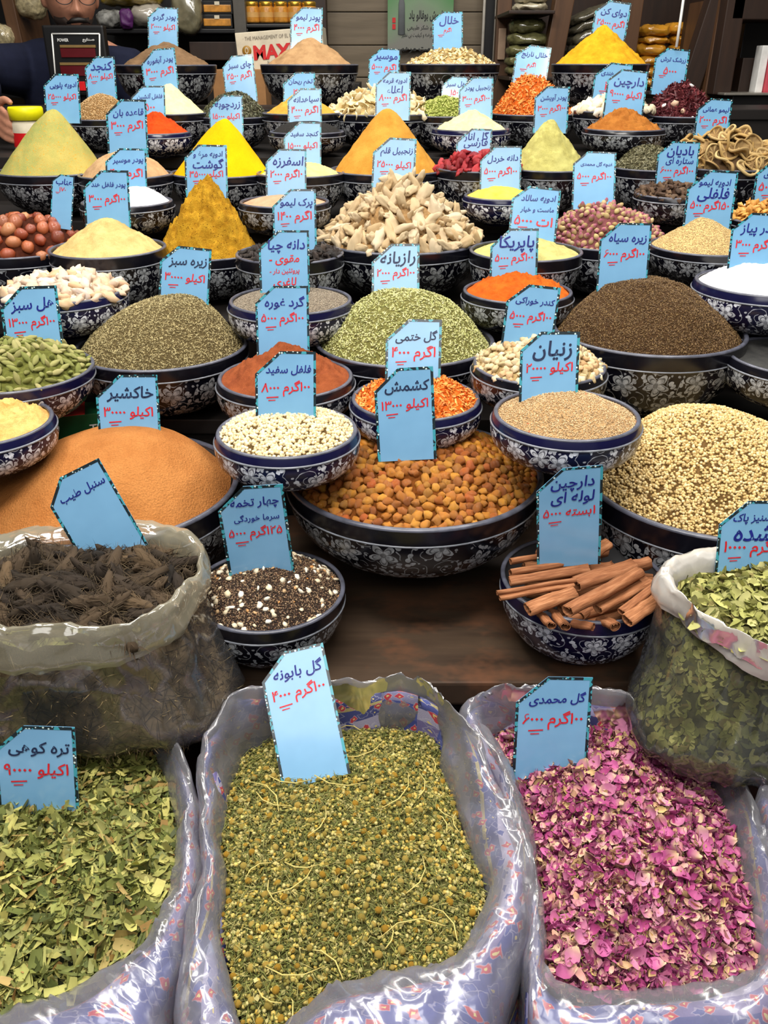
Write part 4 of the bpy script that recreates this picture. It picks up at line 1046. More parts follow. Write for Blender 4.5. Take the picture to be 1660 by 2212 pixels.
# ------------------------------------------------------------------ sacks
def spline(ctrl, n):
    """closed Catmull-Rom through rows of numbers"""
    A = np.array(ctrl, dtype=float); k = len(A); out = []
    for i in range(n):
        t = i / n * k; j = int(t); f = t - j
        p0, p1, p2, p3 = A[(j - 1) % k], A[j % k], A[(j + 1) % k], A[(j + 2) % k]
        out.append(.5 * ((2 * p1) + (-p0 + p2) * f + (2 * p0 - 5 * p1 + 4 * p2 - p3) * f * f + (-p0 + 3 * p1 - 3 * p2 + p3) * f ** 3))
    return np.array(out)
def ringquads(k, n):
    i, j = np.meshgrid(np.arange(k - 1), np.arange(n), indexing='ij'); jn = (j + 1) % n
    return np.stack([i * n + j, i * n + jn, (i + 1) * n + jn, (i + 1) * n + j], -1).reshape(-1, 4)
def crumple(V, amp, freq, seed, axis=None):
    out = np.array(V, dtype=float)
    for i, v in enumerate(out):
        p = Vector(v) * freq + Vector((seed * 7.1, 0, 0))
        n = Vector((mnoise.noise(p), mnoise.noise(p + Vector((31, 0, 0))), mnoise.noise(p + Vector((0, 57, 0)))))
        r1 = 1 - abs(mnoise.noise(p * 1.7 + Vector((9, 9, 9)))) * 2
        out[i] += np.array(n) * amp * 1.2 + np.array((0, 0, r1 * amp * .8))
    return out
def loops_mesh(loops, close_uv=True, motif=.05):
    n = len(loops[0]); V = np.concatenate(loops); Q = ringquads(len(loops), n)
    arc = np.cumsum([0] + [np.linalg.norm(loops[0][(i + 1) % n] - loops[0][i]) for i in range(n - 1)])
    vv = [0.0]
    for a, b in zip(loops, loops[1:]): vv.append(vv[-1] + float(np.mean(np.linalg.norm(b - a, axis=1))))
    UV = np.concatenate([np.stack([arc / motif, np.full(n, v / motif)], 1) for v in vv])
    return V, Q, UV
def sack(key, name, label, ctrl, zi, bottom_z=0.12, seed=0, filmlabel=None):
    """ctrl rows: inner x, y pixel and outer x, y pixel, z of the outer rim"""
    n = 176
    In = spline([tuple(at_z(r[0], r[1], zi)) for r in ctrl], n); Out = spline([tuple(at_z(r[2], r[3], r[4])) for r in ctrl], n)
    cen = In.mean(0)
    def lp(t, dz, src_a=In, src_b=Out): 
        q = src_a * (1 - t) + src_b * t; q = q.copy(); q[:, 2] += dz; return q
    deep = In.copy(); deep[:, :2] = cen[:2] + (deep[:, :2] - cen[:2]) * .97; deep[:, 2] -= .06
    cloth = [deep, lp(.05, -.012), lp(.22, .004), lp(.45, .010), lp(.68, .006), lp(.86, -.006)]
    o1 = lp(.96, -.03); o2 = Out.copy(); o2[:, 2] = o2[:, 2] * .55 + .22; o2[:, :2] = cen[:2] + (o2[:, :2] - cen[:2]) * 1.0
    o3 = Out.copy(); o3[:, 2] = .38; o3[:, :2] = cen[:2] + (o3[:, :2] - cen[:2]) * .99
    o3[:, 1] = np.minimum(o3[:, 1], .80)
    o2[:, 1] = np.minimum(o2[:, 1], .81)
    o4 = o3.copy(); o4[:, 2] = .1; o4[:, :2] = cen[:2] + (o4[:, :2] - cen[:2]) * .97
    o5 = o4.copy(); o5[:, 2] = 0.0; o5[:, :2] = cen[:2] + (o5[:, :2] - cen[:2]) * .8
    cloth += [o1, o2, o3, o4, o5]
    root = empty(name, (cen[0], cen[1], 0.0), label, 'sack', 'open printed sacks lined with clear plastic')
    inv = np.array([cen[0], cen[1], 0])
    V, Q, UV = loops_mesh(cloth); V = crumple(V, .004, 14, seed)
    link('cloth', mk('cloth', V - inv, Q, uv=UV), M['sack'], root)
    # clear liner standing a little above the cloth, folded out over the rim, with wrinkles
    L = [lp(-.01, -.02), lp(.02, -.004)]
    for t, dz in ((.08, .006), (.15, .010), (.22, .014), (.30, .018), (.38, .021), (.46, .023), (.54, .024), (.62, .023), (.70, .021), (.78, .018), (.86, .013), (.94, .006), (1.0, -.004)): L.append(lp(t, dz))
    b1 = Out.copy(); b1[:, 2] -= .03; b1[:, :2] = cen[:2] + (b1[:, :2] - cen[:2]) * 1.015
    b2 = Out.copy(); b2[:, 2] -= .075; b2[:, :2] = cen[:2] + (b2[:, :2] - cen[:2]) * 1.01
    for bb in (b1, b2): bb[:, 1] = np.minimum(bb[:, 1], .832)
    L += [b1, b2]
    V, Q, UV = loops_mesh(L); V = crumple(V, .0055, 20, seed + 3); V = crumple(V, .0022, 42, seed + 5)
    # radial pleats
    k = np.arange(len(V)) % n; row = np.arange(len(V)) // n
    pl = np.array([mnoise.noise(Vector((kk * .22, rr_ * .12, seed * 5.0))) for kk, rr_ in zip(k, row)])
    V[:, 2] += (np.abs(pl) * .010 + np.clip(1 - np.abs(pl) * 5, 0, 1) ** 2 * .009) * (row > 1)
    V[:, 1] = np.minimum(V[:, 1], .836)
    link('plastic_liner', mk('plastic_liner', V - inv, Q), M['film'], root)['label'] = 'crumpled clear plastic liner folded over the rim'
    return In, cen
def fill_surface(In, cen, mound, seed, drop=.004, noise_amp=.006, skew=(0, 0)):
    K = 26; n = len(In); rows = []
    for i in range(K + 1):
        t = i / K; q = cen + (In - cen) * t; q = q.copy()
        q[:, 2] = cen[2] - drop + mound * (1 - t ** 2.4)
        q[:, 2] += np.array([mnoise.fractal(Vector((a[0] * 14 + seed, a[1] * 14, 0)), .8, 2.1, 3) for a in q]) * noise_amp * (1 if i < K else .3)
        rows.append(q)
    V = np.concatenate(rows); return V, ringquads(K + 1, n)[:, ::-1]

MIDC = [(520,1640,445,1590,.758),(600,1592,545,1495,.765),(700,1575,660,1482,.768),(790,1572,780,1484,.768),(880,1578,880,1474,.770),(940,1600,985,1540,.765),(968,1700,1070,1680,.745),(1002,1810,1122,1780,.73),(1045,1910,1156,1860,.72),
 (1018,2030,1150,2000,.712),(955,2095,1110,2130,.705),(830,2105,1050,2250,.70),(710,2135,900,2340,.695),(630,2200,700,2390,.69),(560,2250,500,2370,.69),(520,2190,385,2270,.695),(492,2050,390,2080,.705),(484,1900,432,1880,.715),(492,1750,434,1720,.735)]
LEFTC = [(-200,1640,-260,1590,.745),(0,1600,0,1545,.75),(180,1592,200,1540,.752),(300,1600,330,1560,.748),(358,1690,400,1650,.738),(380,1800,436,1760,.72),(382,1880,436,1860,.712),(362,1960,428,1960,.705),(318,2040,404,2060,.70),
 (230,2105,372,2160,.695),(110,2162,320,2290,.69),(0,2188,100,2400,.685),(-150,2190,-150,2400,.685),(-280,2060,-400,2150,.70),(-290,1850,-380,1850,.72)]
RIGHTC = [(1068,1610,1000,1560,.75),(1105,1588,1030,1508,.757),(1200,1580,1130,1500,.76),(1300,1575,1300,1510,.76),(1400,1580,1420,1525,.757),(1480,1640,1560,1605,.745),(1528,1700,1600,1680,.735),(1575,1800,1648,1780,.722),(1602,1900,1690,1880,.712),(1625,2000,1720,1990,.705),
 (1632,2080,1710,2130,.70),(1572,2125,1680,2260,.69),(1400,2135,1450,2340,.685),(1210,2138,1165,2290,.69),(1182,2020,1138,2130,.70),(1166,1920,1136,1990,.71),(1150,1810,1118,1850,.722),(1105,1700,1072,1690,.738)]
InM, cM = sack('sack_mid', 'printed_sack', 'blue printed sack with clear liner, the middle one, holding chamomile', MIDC, .700, seed=1)
InL, cL = sack('sack_left', 'printed_sack', 'red and blue printed sack with clear liner, the left one, holding chopped leaves', LEFTC, .695, seed=2)
InR, cR2 = sack('sack_right', 'printed_sack', 'blue printed sack with clear liner, the right one, holding rose petals', RIGHTC, .700, seed=4)

# chopped green leaves
LEAFC = [(112,118,58),(84,94,44),(136,138,70),(66,74,36),(156,154,84),(98,104,52),(182,174,98),(54,62,30),(120,126,62),(150,112,62)]
V, Q = fill_surface(InL, cL, .028, 3)
lf = [(p[0] * np.array([1, r_, .5]), p[1]) for p, r_ in zip([leafp(2, 1, .5, .12, s + 60) for s in range(6)], (.14, .28, .45, .2, .34, .1))]
P, N = sample(V, Q, 12500); P = P + N * rng.uniform(-.001, .010, len(P))[:, None]
sc = rng.choice([.004, .006, .008, .012], len(P), p=[.3, .35, .25, .1])[:, None] * np.ones((1, 3))
gv, gt, gr = scatter(P, frames(N, .85), lf, sc)
VV, TT, rr, mi = join([(V, Q, None, 0), (gv, gt, gr, 1)])
put('chopped_leaf_mass', VV - cL, TT, [plain('leaf_bed', (38,42,20), .9), pieces('chopped_leaf', LEAFC, .6, .3)], cL, 'chopped dried green leaves filling the left sack', 'dried leaves', rr, mi)  # bed darkened: shade in the gaps between leaf bits put into its colour
P, N = sample(V, Q, 9000); kp, _ = poisson(P, N, .0125, 285)
kp = kp[[i for i in range(len(kp)) if 1]]
lfs = [(p[0] * np.array([1, r_, .6]), p[1]) for p, r_ in zip([leafp(3, 2, .6, .2, s + 90) for s in range(6)], (.2, .38, .6, .28, .45, .16))]
singles('leaf_piece', P[kp] + N[kp] * .009, frames(N[kp], .45), lfs, rng.uniform(.006, .0115, len(kp)), pieces('leaf_piece', [(138,142,72),(168,166,90),(194,188,108),(104,112,54),(176,150,92)], .55, .3, True, .3, 200),
        'larger flat piece of dried green leaf on top of the left sack', 'leaf', 'larger leaf pieces on top of the left sack')

# rose petals
PET = [(164,66,118),(140,50,98),(182,92,140),(120,40,78),(196,130,158),(214,176,146),(152,58,108),(104,34,64),(204,176,116),(172,78,130),(214,190,150)]
V, Q = fill_surface(InR, cR2, .030, 8)
pt_ = [(p[0] * np.array([1, r_, .9]), p[1]) for p, r_ in zip([leafp(3, 2, .8, .75, s + 120) for s in range(7)], (.7, .55, .8, .4, .65, .3, .5))]
P, N = sample(V, Q, 10500); P = P + N * rng.uniform(-.002, .010, len(P))[:, None]
gv, gt, gr = scatter(P, frames(N, .85), pt_, rng.uniform(.0032, .0075, len(P))[:, None] * np.ones((1, 3)))
P2, N2 = sample(V, Q, 1100); g2, t2, r2 = scatter(P2 + N2 * .006, frames(N2, .6), [OCT], np.array([[.009, .0007, .0007]]) * rng.uniform(.5, 1.4, (1100, 1)))
VV, TT, rr, mi = join([(V, Q, None, 0), (gv, gt, gr, 1), (g2, t2, r2, 2)])
put('rose_petal_mass', VV - cR2, TT, [plain('petal_bed', (92,40,62), .9), pieces('rose_petal_mass', PET, .6, .25), pieces('petal_stem', [(196,180,110),(150,140,74),(214,196,140)], .7)], cR2, 'dried pink rose petals filling the right sack', 'rose petals', rr, mi)
P, N = sample(V, Q, 9000); kp, _ = poisson(P, N, .0135, 290)
ptl = []
for s_ in range(7):
    v_, t_ = leafp(4, 4, .9, .8, s_ + 140); v_ = v_ * np.array([1, .78, .8]); ptl.append((v_, t_, np.clip((-v_[:, 0] - .35) * 1.6, 0, .85)))
singles('rose_petal', P[kp] + N[kp] * .010, frames(N[kp], .6), ptl, rng.uniform(.0056, .0105, len(kp)), pieces('rose_petal', [(172,70,128),(188,96,148),(150,54,110),(200,128,162),(134,46,90)], .5, .35, True, .3, 160, tipcol=(226,204,150)),
        'larger cupped dried rose petal on top of the right sack', 'petal', 'larger rose petals on top of the right sack')

# chamomile
V, Q = fill_surface(InM, cM, .026, 5)
CH = [(146,136,66),(172,158,84),(104,102,46),(176,162,96),(190,178,118),(84,86,38),(150,132,62)]
P, N = sample(V, Q, 11000); P = P + N * rng.uniform(-.002, .006, len(P))[:, None]
g1, t1, r1_ = scatter(P, frames(N, .8), SH[:3] + CHIP[:2], rng.uniform(.0009, .0024, len(P))[:, None] * np.ones((1, 3)))
P, N = sample(V, Q, 9500); g2, t2, r2 = scatter(P + N * rng.uniform(0, .007, len(P))[:, None], frames(N, .35), [OCT], np.stack([rng.uniform(.004, .012, len(P)), np.full(len(P), .0005), np.full(len(P), .0005)], 1))
P, N = sample(V, Q, 900); g3, t3, r3 = scatter(P + N * .004, frames(N, .8), [ICO1], rng.uniform(.0018, .003, len(P))[:, None] * np.array([[1, 1, .8]]))
VV, TT, rr, mi = join([(V, Q, None, 0), (g1, t1, r1_, 1), (g2, t2, r2, 2), (g3, t3, r3, 3)])
put('chamomile_mass', VV - cM, TT, [plain('chamomile_bed', (78,76,34), .9), pieces('chamomile_crumb', CH, .75, .2), pieces('chamomile_stem', [(108,116,54),(136,136,72),(84,94,44),(178,166,104)], .7), pieces('chamomile_bud', [(188,156,60),(172,146,66),(204,180,96),(156,142,78)], .7)],
    cM, 'dried chamomile flowers, crumbs and stems filling the middle sack', 'dried chamomile', rr, mi)
hd = []
for s_ in range(4):
    a, t = ico(2); k = a[:, 2] < -.1; a = a * np.array([1, 1, .85]); hd.append((a * (1 + .06 * np.sin(a[:, :1] * 23 + s_)), t, np.clip(-a[:, 2] * 1.6, 0, 1)))
P, N = sample(V, Q, 9000); kp, _ = poisson(P, N, .0118, 290)
singles('chamomile_head', P[kp] + N[kp] * .005, frames(N[kp], .5), hd, rng.uniform(.0020, .0041, len(kp)), pieces('chamomile_head', [(198,156,56),(184,140,46),(208,180,92),(170,148,68)], .7, .2, True, .8, 900, tipcol=(176,172,104)),
        'small round yellow chamomile head on top of the middle sack', 'flower', 'yellow chamomile heads on top of the middle sack')
for i in range(26):      # long stalks
    j = int(rng.integers(len(P))); p = Vector(P[j]) + Vector((0, 0, .010)); a = random.uniform(0, 2 * pi); L = random.uniform(.012, .035)
    pts = [p + Vector((cos(a + .25 * k) * L * (k - 1.5) / 1.5, sin(a + .25 * k) * L * (k - 1.5) / 1.5, .002 * sin(k))) for k in range(4)]
    Vt, Ft = tube(pts, [.0006, .0007, .0006, .0004], 5)
    tag(link('dried_stalk', mk('dried_stalk', [v - p for v in Vt], Ft), plain('stalk', (196, 178, 104), .7) if i == 0 else bpy.data.materials['stalk'], None, p), 'thin straw-coloured stalk lying on the chamomile', 'stalk', 'thin stalks on the chamomile')

# part of one more sack at the right edge
NX = [(1690,1700,1650,1690,.745),(1850,1690,1850,1650,.75),(1950,1900,2000,1900,.72),(1850,2100,1900,2200,.70),(1740,1990,1705,1985,.712),(1700,1850,1668,1840,.725)]
InN, cN = sack('sack_far', 'printed_sack', 'blue printed sack with clear liner, barely showing at the right edge', NX, .70, seed=9)
V, Q = fill_surface(InN, cN, .02, 1)
put('dried_herb_mass', V - cN, Q, plain('herb_bed', (96,100,56), .9, var=.4, vscale=200, bump=.8), cN, 'dried herbs in the sack at the right edge', 'dried leaves')

# ------------------------------------------------------------------ the two clear bags on the table edge
def clear_bag(name, label, rim, cuff, body, zr, contents_cols, bodycol, filmcuff, mass_label, seed, zc=.752):
    """rim: pixels of the opening at height zr; cuff: pixels of the folded edge below; body: centre/half sizes of the base"""
    n = 120
    Rm = spline([tuple(at_z(x, y, z)) for x, y, z in rim], n); Cf = spline([tuple(at_z(x, y, z)) for x, y, z in cuff], n)
    cen = Rm.mean(0); (bx, by, hx, hy) = body
    ang = np.arctan2(Rm[:, 1] - cen[1], Rm[:, 0] - cen[0])
    def ell(k, z):
        q = np.zeros((n, 3)); sgn = lambda v: np.sign(v) * np.abs(v) ** .75
        q[:, 0] = bx + hx * k * sgn(np.cos(ang)); q[:, 1] = by + hy * k * sgn(np.sin(ang)); q[:, 2] = z; return q
    shell = [Cf * .55 + Rm * .45]
    top = Cf * .9 + np.array([bx, by, zr]) * .1; top[:, 2] = Cf[:, 2] - .008
    zb = zc
    shell = [top, top * .5 + ell(1, zb) * .5 + np.array([0, 0, .012]), ell(1.03, zb + .03), ell(1.0, zb + .012), ell(.9, zb + .002), ell(.5, zb), ell(.02, zb)]
    # more rows
    rows = []
    for a, b in zip(shell, shell[1:]):
        for t in np.linspace(0, 1, 4)[:-1]: rows.append(a * (1 - t) + b * t)
    rows.append(shell[-1])
    root = empty(name, (bx, by, zb), label, 'plastic bag')
    inv = np.array([bx, by, zb])
    V, Q, UV = loops_mesh(rows); V = crumple(V, .005, 16, seed); Vf = crumple(V, .0035, 45, seed + 2); Vf[:, 2] = np.maximum(Vf[:, 2], zb + .0005)
    cx = np.array([bx, by, 0]); Vf[:, :2] = cx[:2] + (Vf[:, :2] - cx[:2]) * 1.02
    link('clear_film', mk('clear_film', Vf - inv, Q), M['film_thin'], root)
    # cuff: film folded outward in a thick soft roll
    inn = Rm.copy(); inn[:, 2] -= .03; inn[:, :2] = cen[:2] + (inn[:, :2] - cen[:2]) * .97
    up = Rm.copy(); mid = Rm * .5 + Cf * .5; mid[:, 2] = (Rm[:, 2] + Cf[:, 2]) / 2 + .012; mid[:, :2] = cen[:2] + (mid[:, :2] - cen[:2]) * 1.03
    low = Cf.copy(); low[:, :2] = cen[:2] + (low[:, :2] - cen[:2]) * 1.03; low2 = low.copy(); low2[:, 2] -= .006; low2[:, :2] = cen[:2] + (low2[:, :2] - cen[:2]) * .98
    keyl = [inn, up, up * .5 + mid * .5 + np.array([0, 0, .004]), mid, mid * .5 + low * .5 + np.array([0, 0, .003]), low, low2]
    rows2 = []
    for a, b in zip(keyl, keyl[1:]):
        for t in np.linspace(0, 1, 4)[:-1]: rows2.append(a * (1 - t) + b * t)
    rows2.append(keyl[-1]); V2, Q2, _ = loops_mesh(rows2); V2 = crumple(V2, .004, 20, seed + 1); V2 = crumple(V2, .0025, 60, seed + 7)
    link('folded_cuff', mk('folded_cuff', V2 - inv, Q2), filmcuff, root)['label'] = 'whitish film folded outward round the opening'
    # the contents: inner body pressed against the film
    Vi = V.copy(); Vi[:, :2] = cx[:2] + (V[:, :2] - cx[:2]) * .955; Vi[:, 2] = np.maximum(Vi[:, 2], zb + .004)
    return root, Rm, cen, Vi, Q
RIMZ = .905
rootB, Rm, cB, Vi, Qi = clear_bag('clear_bag', 'clear bag of dark hairy roots with folded milky cuff at the left',
    [(-60,1215,.905),(60,1178,.9),(200,1163,.9),(330,1160,.9),(405,1185,.9),(425,1225,.9),(395,1275,.905),(335,1325,.908),(270,1350,.908),(150,1350,.908),(0,1356,.908),(-100,1350,.908),(-150,1280,.905)],
    [(-80,1195,.885),(60,1165,.885),(200,1150,.885),(340,1152,.885),(425,1178,.885),(446,1235,.88),(436,1300,.878),(375,1375,.874),(285,1424,.868),(140,1446,.866),(0,1446,.866),(-130,1430,.866),(-190,1300,.88)],
    (-.345, .785, .170, .086), .905, None, None, M['film_milky'], '', 11, zc=.7325)
RC2 = [(104,88,62),(138,118,84),(74,62,46),(160,140,102),(112,98,66)]  # hair tones raised to offset the shade on the bag's front
P, N = sample(Vi, Qi, 5200); g, t, r = scatter(P, frames(N, .5), [OCT], np.stack([rng.uniform(.008, .022, len(P)), np.full(len(P), .0008), np.full(len(P), .0008)], 1))
topV, topQ = fill_surface(cB + (Rm - cB) * np.array([.90, .86, 1]), cB + np.array([0, 0, -.018]), .020, 6, noise_amp=.01)
P, N = sample(topV, topQ, 2600); g2, t2, r2 = scatter(P + N * rng.uniform(0, .012, len(P))[:, None], frames(N, .9), [OCT], np.stack([rng.uniform(.008, .024, len(P)), np.full(len(P), .0006), np.full(len(P), .0006)], 1))
VV, TT, rr, mi = join([(Vi, Qi, None, 0), (g, t, r, 1), (topV, topQ, None, 2), (g2, t2, r2, 3)])
b0 = np.array([-.345, .785, .7325])
put('root_mass', VV - b0, TT, [plain('root_bed', (134,114,84), .9, var=.55, vscale=60, bump=.9, bscale=260), pieces('lightened_root_hair', RC2, .8, .2), plain('root_top_bed', (44,36,28), .9), pieces('root_top_hair', [(60,50,38),(84,70,52),(42,36,28),(104,88,64)], .8, .2)], b0, 'tangled dark hairy roots filling the clear bag at the left', 'dried roots', rr, mi)  # body bed lightened against the front shadow, top tones kept dark
rt = []
for s_ in range(6):
    r_ = random.Random(s_ + 5); V_, T_ = blob(s_ + 70, (1, .30, .26), 3, 2, .4, .3); parts = [(V_, T_, np.full(len(V_), .4), 0)]
    for h in range(46):
        x = r_.uniform(-1, .9); a = r_.uniform(0, 2 * pi); L = r_.uniform(.35, 1.1); base = np.array([x, .22 * cos(a) * (1 - abs(x) * .5), .2 * sin(a) * (1 - abs(x) * .5)])
        d = np.array([r_.uniform(.5, 1.3), cos(a) * .55, sin(a) * .5 + r_.uniform(-.1, .3)]); d /= np.linalg.norm(d); tip = base + d * L + np.array([0, 0, -.12 * L])
        md = base + d * L * .5 + np.array([0, 0, .05]); sd = np.cross(d, [0, .3, 1]) ; sd /= np.linalg.norm(sd); wv = .022
        parts.append((np.array([base - sd * wv, base + sd * wv, md - sd * wv * .7, md + sd * wv * .7, tip]), np.array([[0, 1, 3], [0, 3, 2], [2, 3, 4]]), np.full(5, r_.random()), 0))
    v, t, r, m_ = join(parts); rt.append((v, t))
P, N = sample(topV, topQ, 1500); kp, _ = poisson(P, N, .0165, 120, face=False)
singles('hairy_root', P[kp] + N[kp] * .008, frames(N[kp], .55), rt, rng.uniform(.017, .029, len(kp)), pieces('hairy_root', [(66,55,44),(48,40,33),(88,72,54),(38,33,28),(108,88,64)], .8, .25, True, .6, 300),
        'dark brown hairy root tuft in the open clear bag', 'root', 'hairy root tufts in the open clear bag')

rootG, Rm2, cG, Vi2, Qi2 = clear_bag('clear_bag', 'tall clear bag of dried leaves with rolled white cuff at the right edge',
    [(1455,1262,.905),(1480,1232,.9),(1560,1212,.9),(1680,1205,.9),(1800,1220,.9),(1880,1290,.9),(1880,1380,.905),(1800,1430,.908),(1700,1415,.91),(1650,1398,.91),(1575,1362,.91),(1500,1318,.91)],
    [(1414,1285,.885),(1440,1232,.885),(1545,1200,.885),(1680,1192,.885),(1820,1205,.885),(1920,1290,.88),(1920,1420,.875),(1830,1500,.872),(1740,1495,.872),(1650,1462,.874),(1560,1408,.876),(1475,1345,.88)],
    (.418, .745, .138, .095), .91, None, None, M['film_white'], '', 21, zc=.7325)
GL = [(122,124,66),(150,150,84),(96,100,54),(176,172,104),(84,84,46),(134,122,74)]
P, N = sample(Vi2, Qi2, 3600); ml = [(p[0] * np.array([1, .7, .35]), p[1]) for p in LEAFS]
g, t, r = scatter(P, frames(N, .22), ml, rng.uniform(.004, .0085, len(P))[:, None] * np.ones((1, 3)))
topV, topQ = fill_surface(cG + (Rm2 - cG) * np.array([.89, .86, 1]), cG + np.array([0, 0, -.016]), .024, 16, noise_amp=.01)
P, N = sample(topV, topQ, 3000); g2, t2, r2 = scatter(P + N * rng.uniform(0, .010, len(P))[:, None], frames(N, .8), ml, rng.uniform(.004, .0085, len(P))[:, None] * np.ones((1, 3)))
VV, TT, rr, mi = join([(Vi2, Qi2, None, 0), (g, t, r, 1), (topV, topQ, None, 0), (g2, t2, r2, 1)])
b1_ = np.array([.418, .745, .7325])
put('dried_leaf_mass', VV - b1_, TT, [plain('mint_bed', (70,70,40), .9, var=.4, vscale=80, bump=.8), pieces('bag_leaf', GL, .75, .2)], b1_, 'small dried green leaves filling the tall clear bag', 'dried leaves', rr, mi)
P, N = sample(topV, topQ, 4000); kp, _ = poisson(P, N, .0105, 240, face=False)
singles('dried_leaf', P[kp] + N[kp] * .009, frames(N[kp], .6), [(p[0] * np.array([1, .65, .7]), p[1]) for p in LEAFS], rng.uniform(.0065, .0115, len(kp)), pieces('dried_leaf', [(186,184,110),(160,160,88),(204,198,136),(138,138,76)], .65, .3, True, .3, 200),
        'small curled pale green dried leaf on top in the tall clear bag', 'leaf', 'curled dried leaves on top in the tall clear bag')

# ------------------------------------------------------------------ behind the display
def bgbox(name, x0, y0, x1, y1, Y, dep, mat, parent=None, rot=0, bevel=.003, inv=None):
    """a box whose front face fills that part of the photo at distance Y along the room"""
    a, b = at_Y(x0, (y0 + y1) / 2, Y), at_Y(x1, (y0 + y1) / 2, Y); t, u = at_Y((x0 + x1) / 2, y0, Y), at_Y((x0 + x1) / 2, y1, Y)
    loc = Vector(((a.x + b.x) / 2, Y + dep / 2, (t.z + u.z) / 2))
    if parent is not None: loc = loc - parent.location
    return box(name, (b.x - a.x, dep, t.z - u.z), mat, parent, loc, (0, rot, 0), bevel)
def text_on(name, s, x0, y0, x1, y1, Y, mat, parent, latin=False, thick=.02):
    a, b = at_Y(x0, (y0 + y1) / 2, Y), at_Y(x1, (y0 + y1) / 2, Y); t, u = at_Y((x0 + x1) / 2, y0, Y), at_Y((x0 + x1) / 2, y1, Y)
    V, Fc = fit_text([s if latin else shape(s)], b.x - a.x, (t.z - u.z), thick, .03 if latin else 0)
    V = np.array(V); k = (t.z - u.z) / max(1e-6, V[:, 2].max() - V[:, 2].min()); V[:, 2] *= min(k, 2.5)
    kx = (b.x - a.x) / (V[:, 0].max() - V[:, 0].min()); V[:, 0] *= kx
    loc = Vector(((a.x + b.x) / 2, Y, (t.z + u.z) / 2)) - parent.location
    return link(name, mk(name, V, Fc, smooth=False), mat, parent, loc)
# planked wall panel
wp = empty('wall_panel', (-.1, 3.95, 0)); wp['kind'] = 'structure'
for k in range(14):
    box('plank', (.80, .02, .113), M['panel'], wp, (.22, .0 + (.002 if k % 2 else 0), .95 + k * .116), (0, 0, 0), .003)
struct(bgbox('trim_1', 664, -160, 706, 330, 3.80, .10, M['shelfdark']))
# poster
def poster_mat():
    m = Mat('poster_print'); co = m.coords('Object')
    n = m.noise(4, co, 2); sx = m.n('ShaderNodeSeparateXYZ'); m.nt.links.new(co, sx.inputs[0])
    f = S(sx.outputs[2]) * 4.5 + S(n.outputs[0]) * .8 - .02 - (S(sx.outputs[0]).f('ABSOLUTE') * -2.6)
    m.set(Base_Color=m.ramp(f, [(.25, lin((120, 120, 112))), (.55, lin((110, 138, 104))), (.85, lin((66, 128, 66)))]), Roughness=.35); return m.m
pc = at_Y(909, 20, 3.90)
poster = empty('poster', pc, 'green and grey poster with black Persian lettering on the planked wall', 'poster')
bgbox('sheet', 838, -60, 980, 107, 3.90, .006, poster_mat(), poster, bevel=0)
M['print_black'] = plain('black_print', (24, 26, 26), .5); M['print_red'] = plain('red_print', (196, 34, 36), .5)
text_on('lettering', 'فروش بوفالو پاد', 884, 22, 958, 48, 3.898, M['print_black'], poster)
text_on('small_lettering', 'بدون قند و شکر طبیعی', 880, 54, 972, 66, 3.898, M['print_black'], poster, thick=0)
text_on('small_lettering', 'عرضه و کیفیت بی نظیر', 868, 70, 935, 82, 3.898, M['print_black'], poster, thick=0)
text_on('lettering', 'قیمت مرهم', 866, 98, 945, 117, 3.898, M['print_black'], poster)
V, Q, _ = lathe([(.0005, .09), (.006, .088), (.007, .06), (.012, .04), (.0135, -.05), (.0005, -.052)], 16)
V = V * np.array([1, .08, 1.15]); bl = at_Y(868, 38, 3.896); link('printed_bottle', mk('printed_bottle', V, Q), plain('bottle_print', (92, 96, 98), .4), poster, bl - pc)
for yy in (44, 58): bgbox('red_mark', 848, yy - 6, 855, yy + 5, 3.897, .002, M['print_red'], poster, bevel=0)
# door frame and strips right of the poster
struct(bgbox('door_1', 1046, -160, 1074, 330, 3.86, .05, M['black']))
struct(bgbox('trim_2', 1041, -160, 1047, 330, 3.84, .03, M['metal']))
struct(bgbox('trim_3', 1067, -160, 1073, 330, 3.80, .03, M['metal']))
post = empty('door_post', at_Y(1086, 60, 3.70), 'reddish brown wooden door post with a pale pull handle', 'door post')
bgbox('post', 1072, -160, 1102, 330, 3.70, .06, M['shelfwood'], post)
bgbox('handle', 1077, 61, 1093, 129, 3.68, .02, plain('beige_handle', (168, 140, 116), .45), post)
# shelving on the right
shr = empty('wall_shelf', at_Y(1320, 100, 3.5), 'brown wooden wall shelving with slanted uprights behind the orange powder', 'shelf')
bgbox('back_panel', 1098, -160, 1560, 212, 3.80, .02, M['shelfdark'], shr)
bgbox('upright', 1196, -160, 1236, 212, 3.40, .08, M['shelfwood'], shr, .12)
bgbox('upright', 1340, -160, 1388, 212, 3.30, .08, M['shelfwood'], shr, .03)
bgbox('upright', 1530, -190, 1572, 212, 3.00, .06, M['shelfdark'], shr, .20)
bgbox('upright', 1556, -190, 1600, 212, 2.98, .30, M['shelfwood'], shr, .02)
for (x0, x1, y) in ((1100, 1200, 166), (1230, 1345, 142), (1385, 1530, 196), (1100, 1200, 22)):
    bgbox('shelf_board', x0, y, x1, y + 8, 3.36, .42, M['shelfdark'], shr)
cab = empty('cabinet', at_Y(1630, 100, 2.95), 'dark brown cabinet with a black opening and metal ledge at the right edge', 'cabinet')
bgbox('side_panel', 1572, -190, 1612, 204, 2.92, .4, M['shelfdark'], cab)
bgbox('top_panel', 1600, -190, 1800, 42, 2.92, .4, M['shelfdark'], cab)
bgbox('back_panel', 1600, 30, 1800, 204, 3.2, .03, M['black'], cab)
bgbox('lower_panel', 1600, 125, 1650, 204, 3.0, .1, M['shelfdark'], cab)
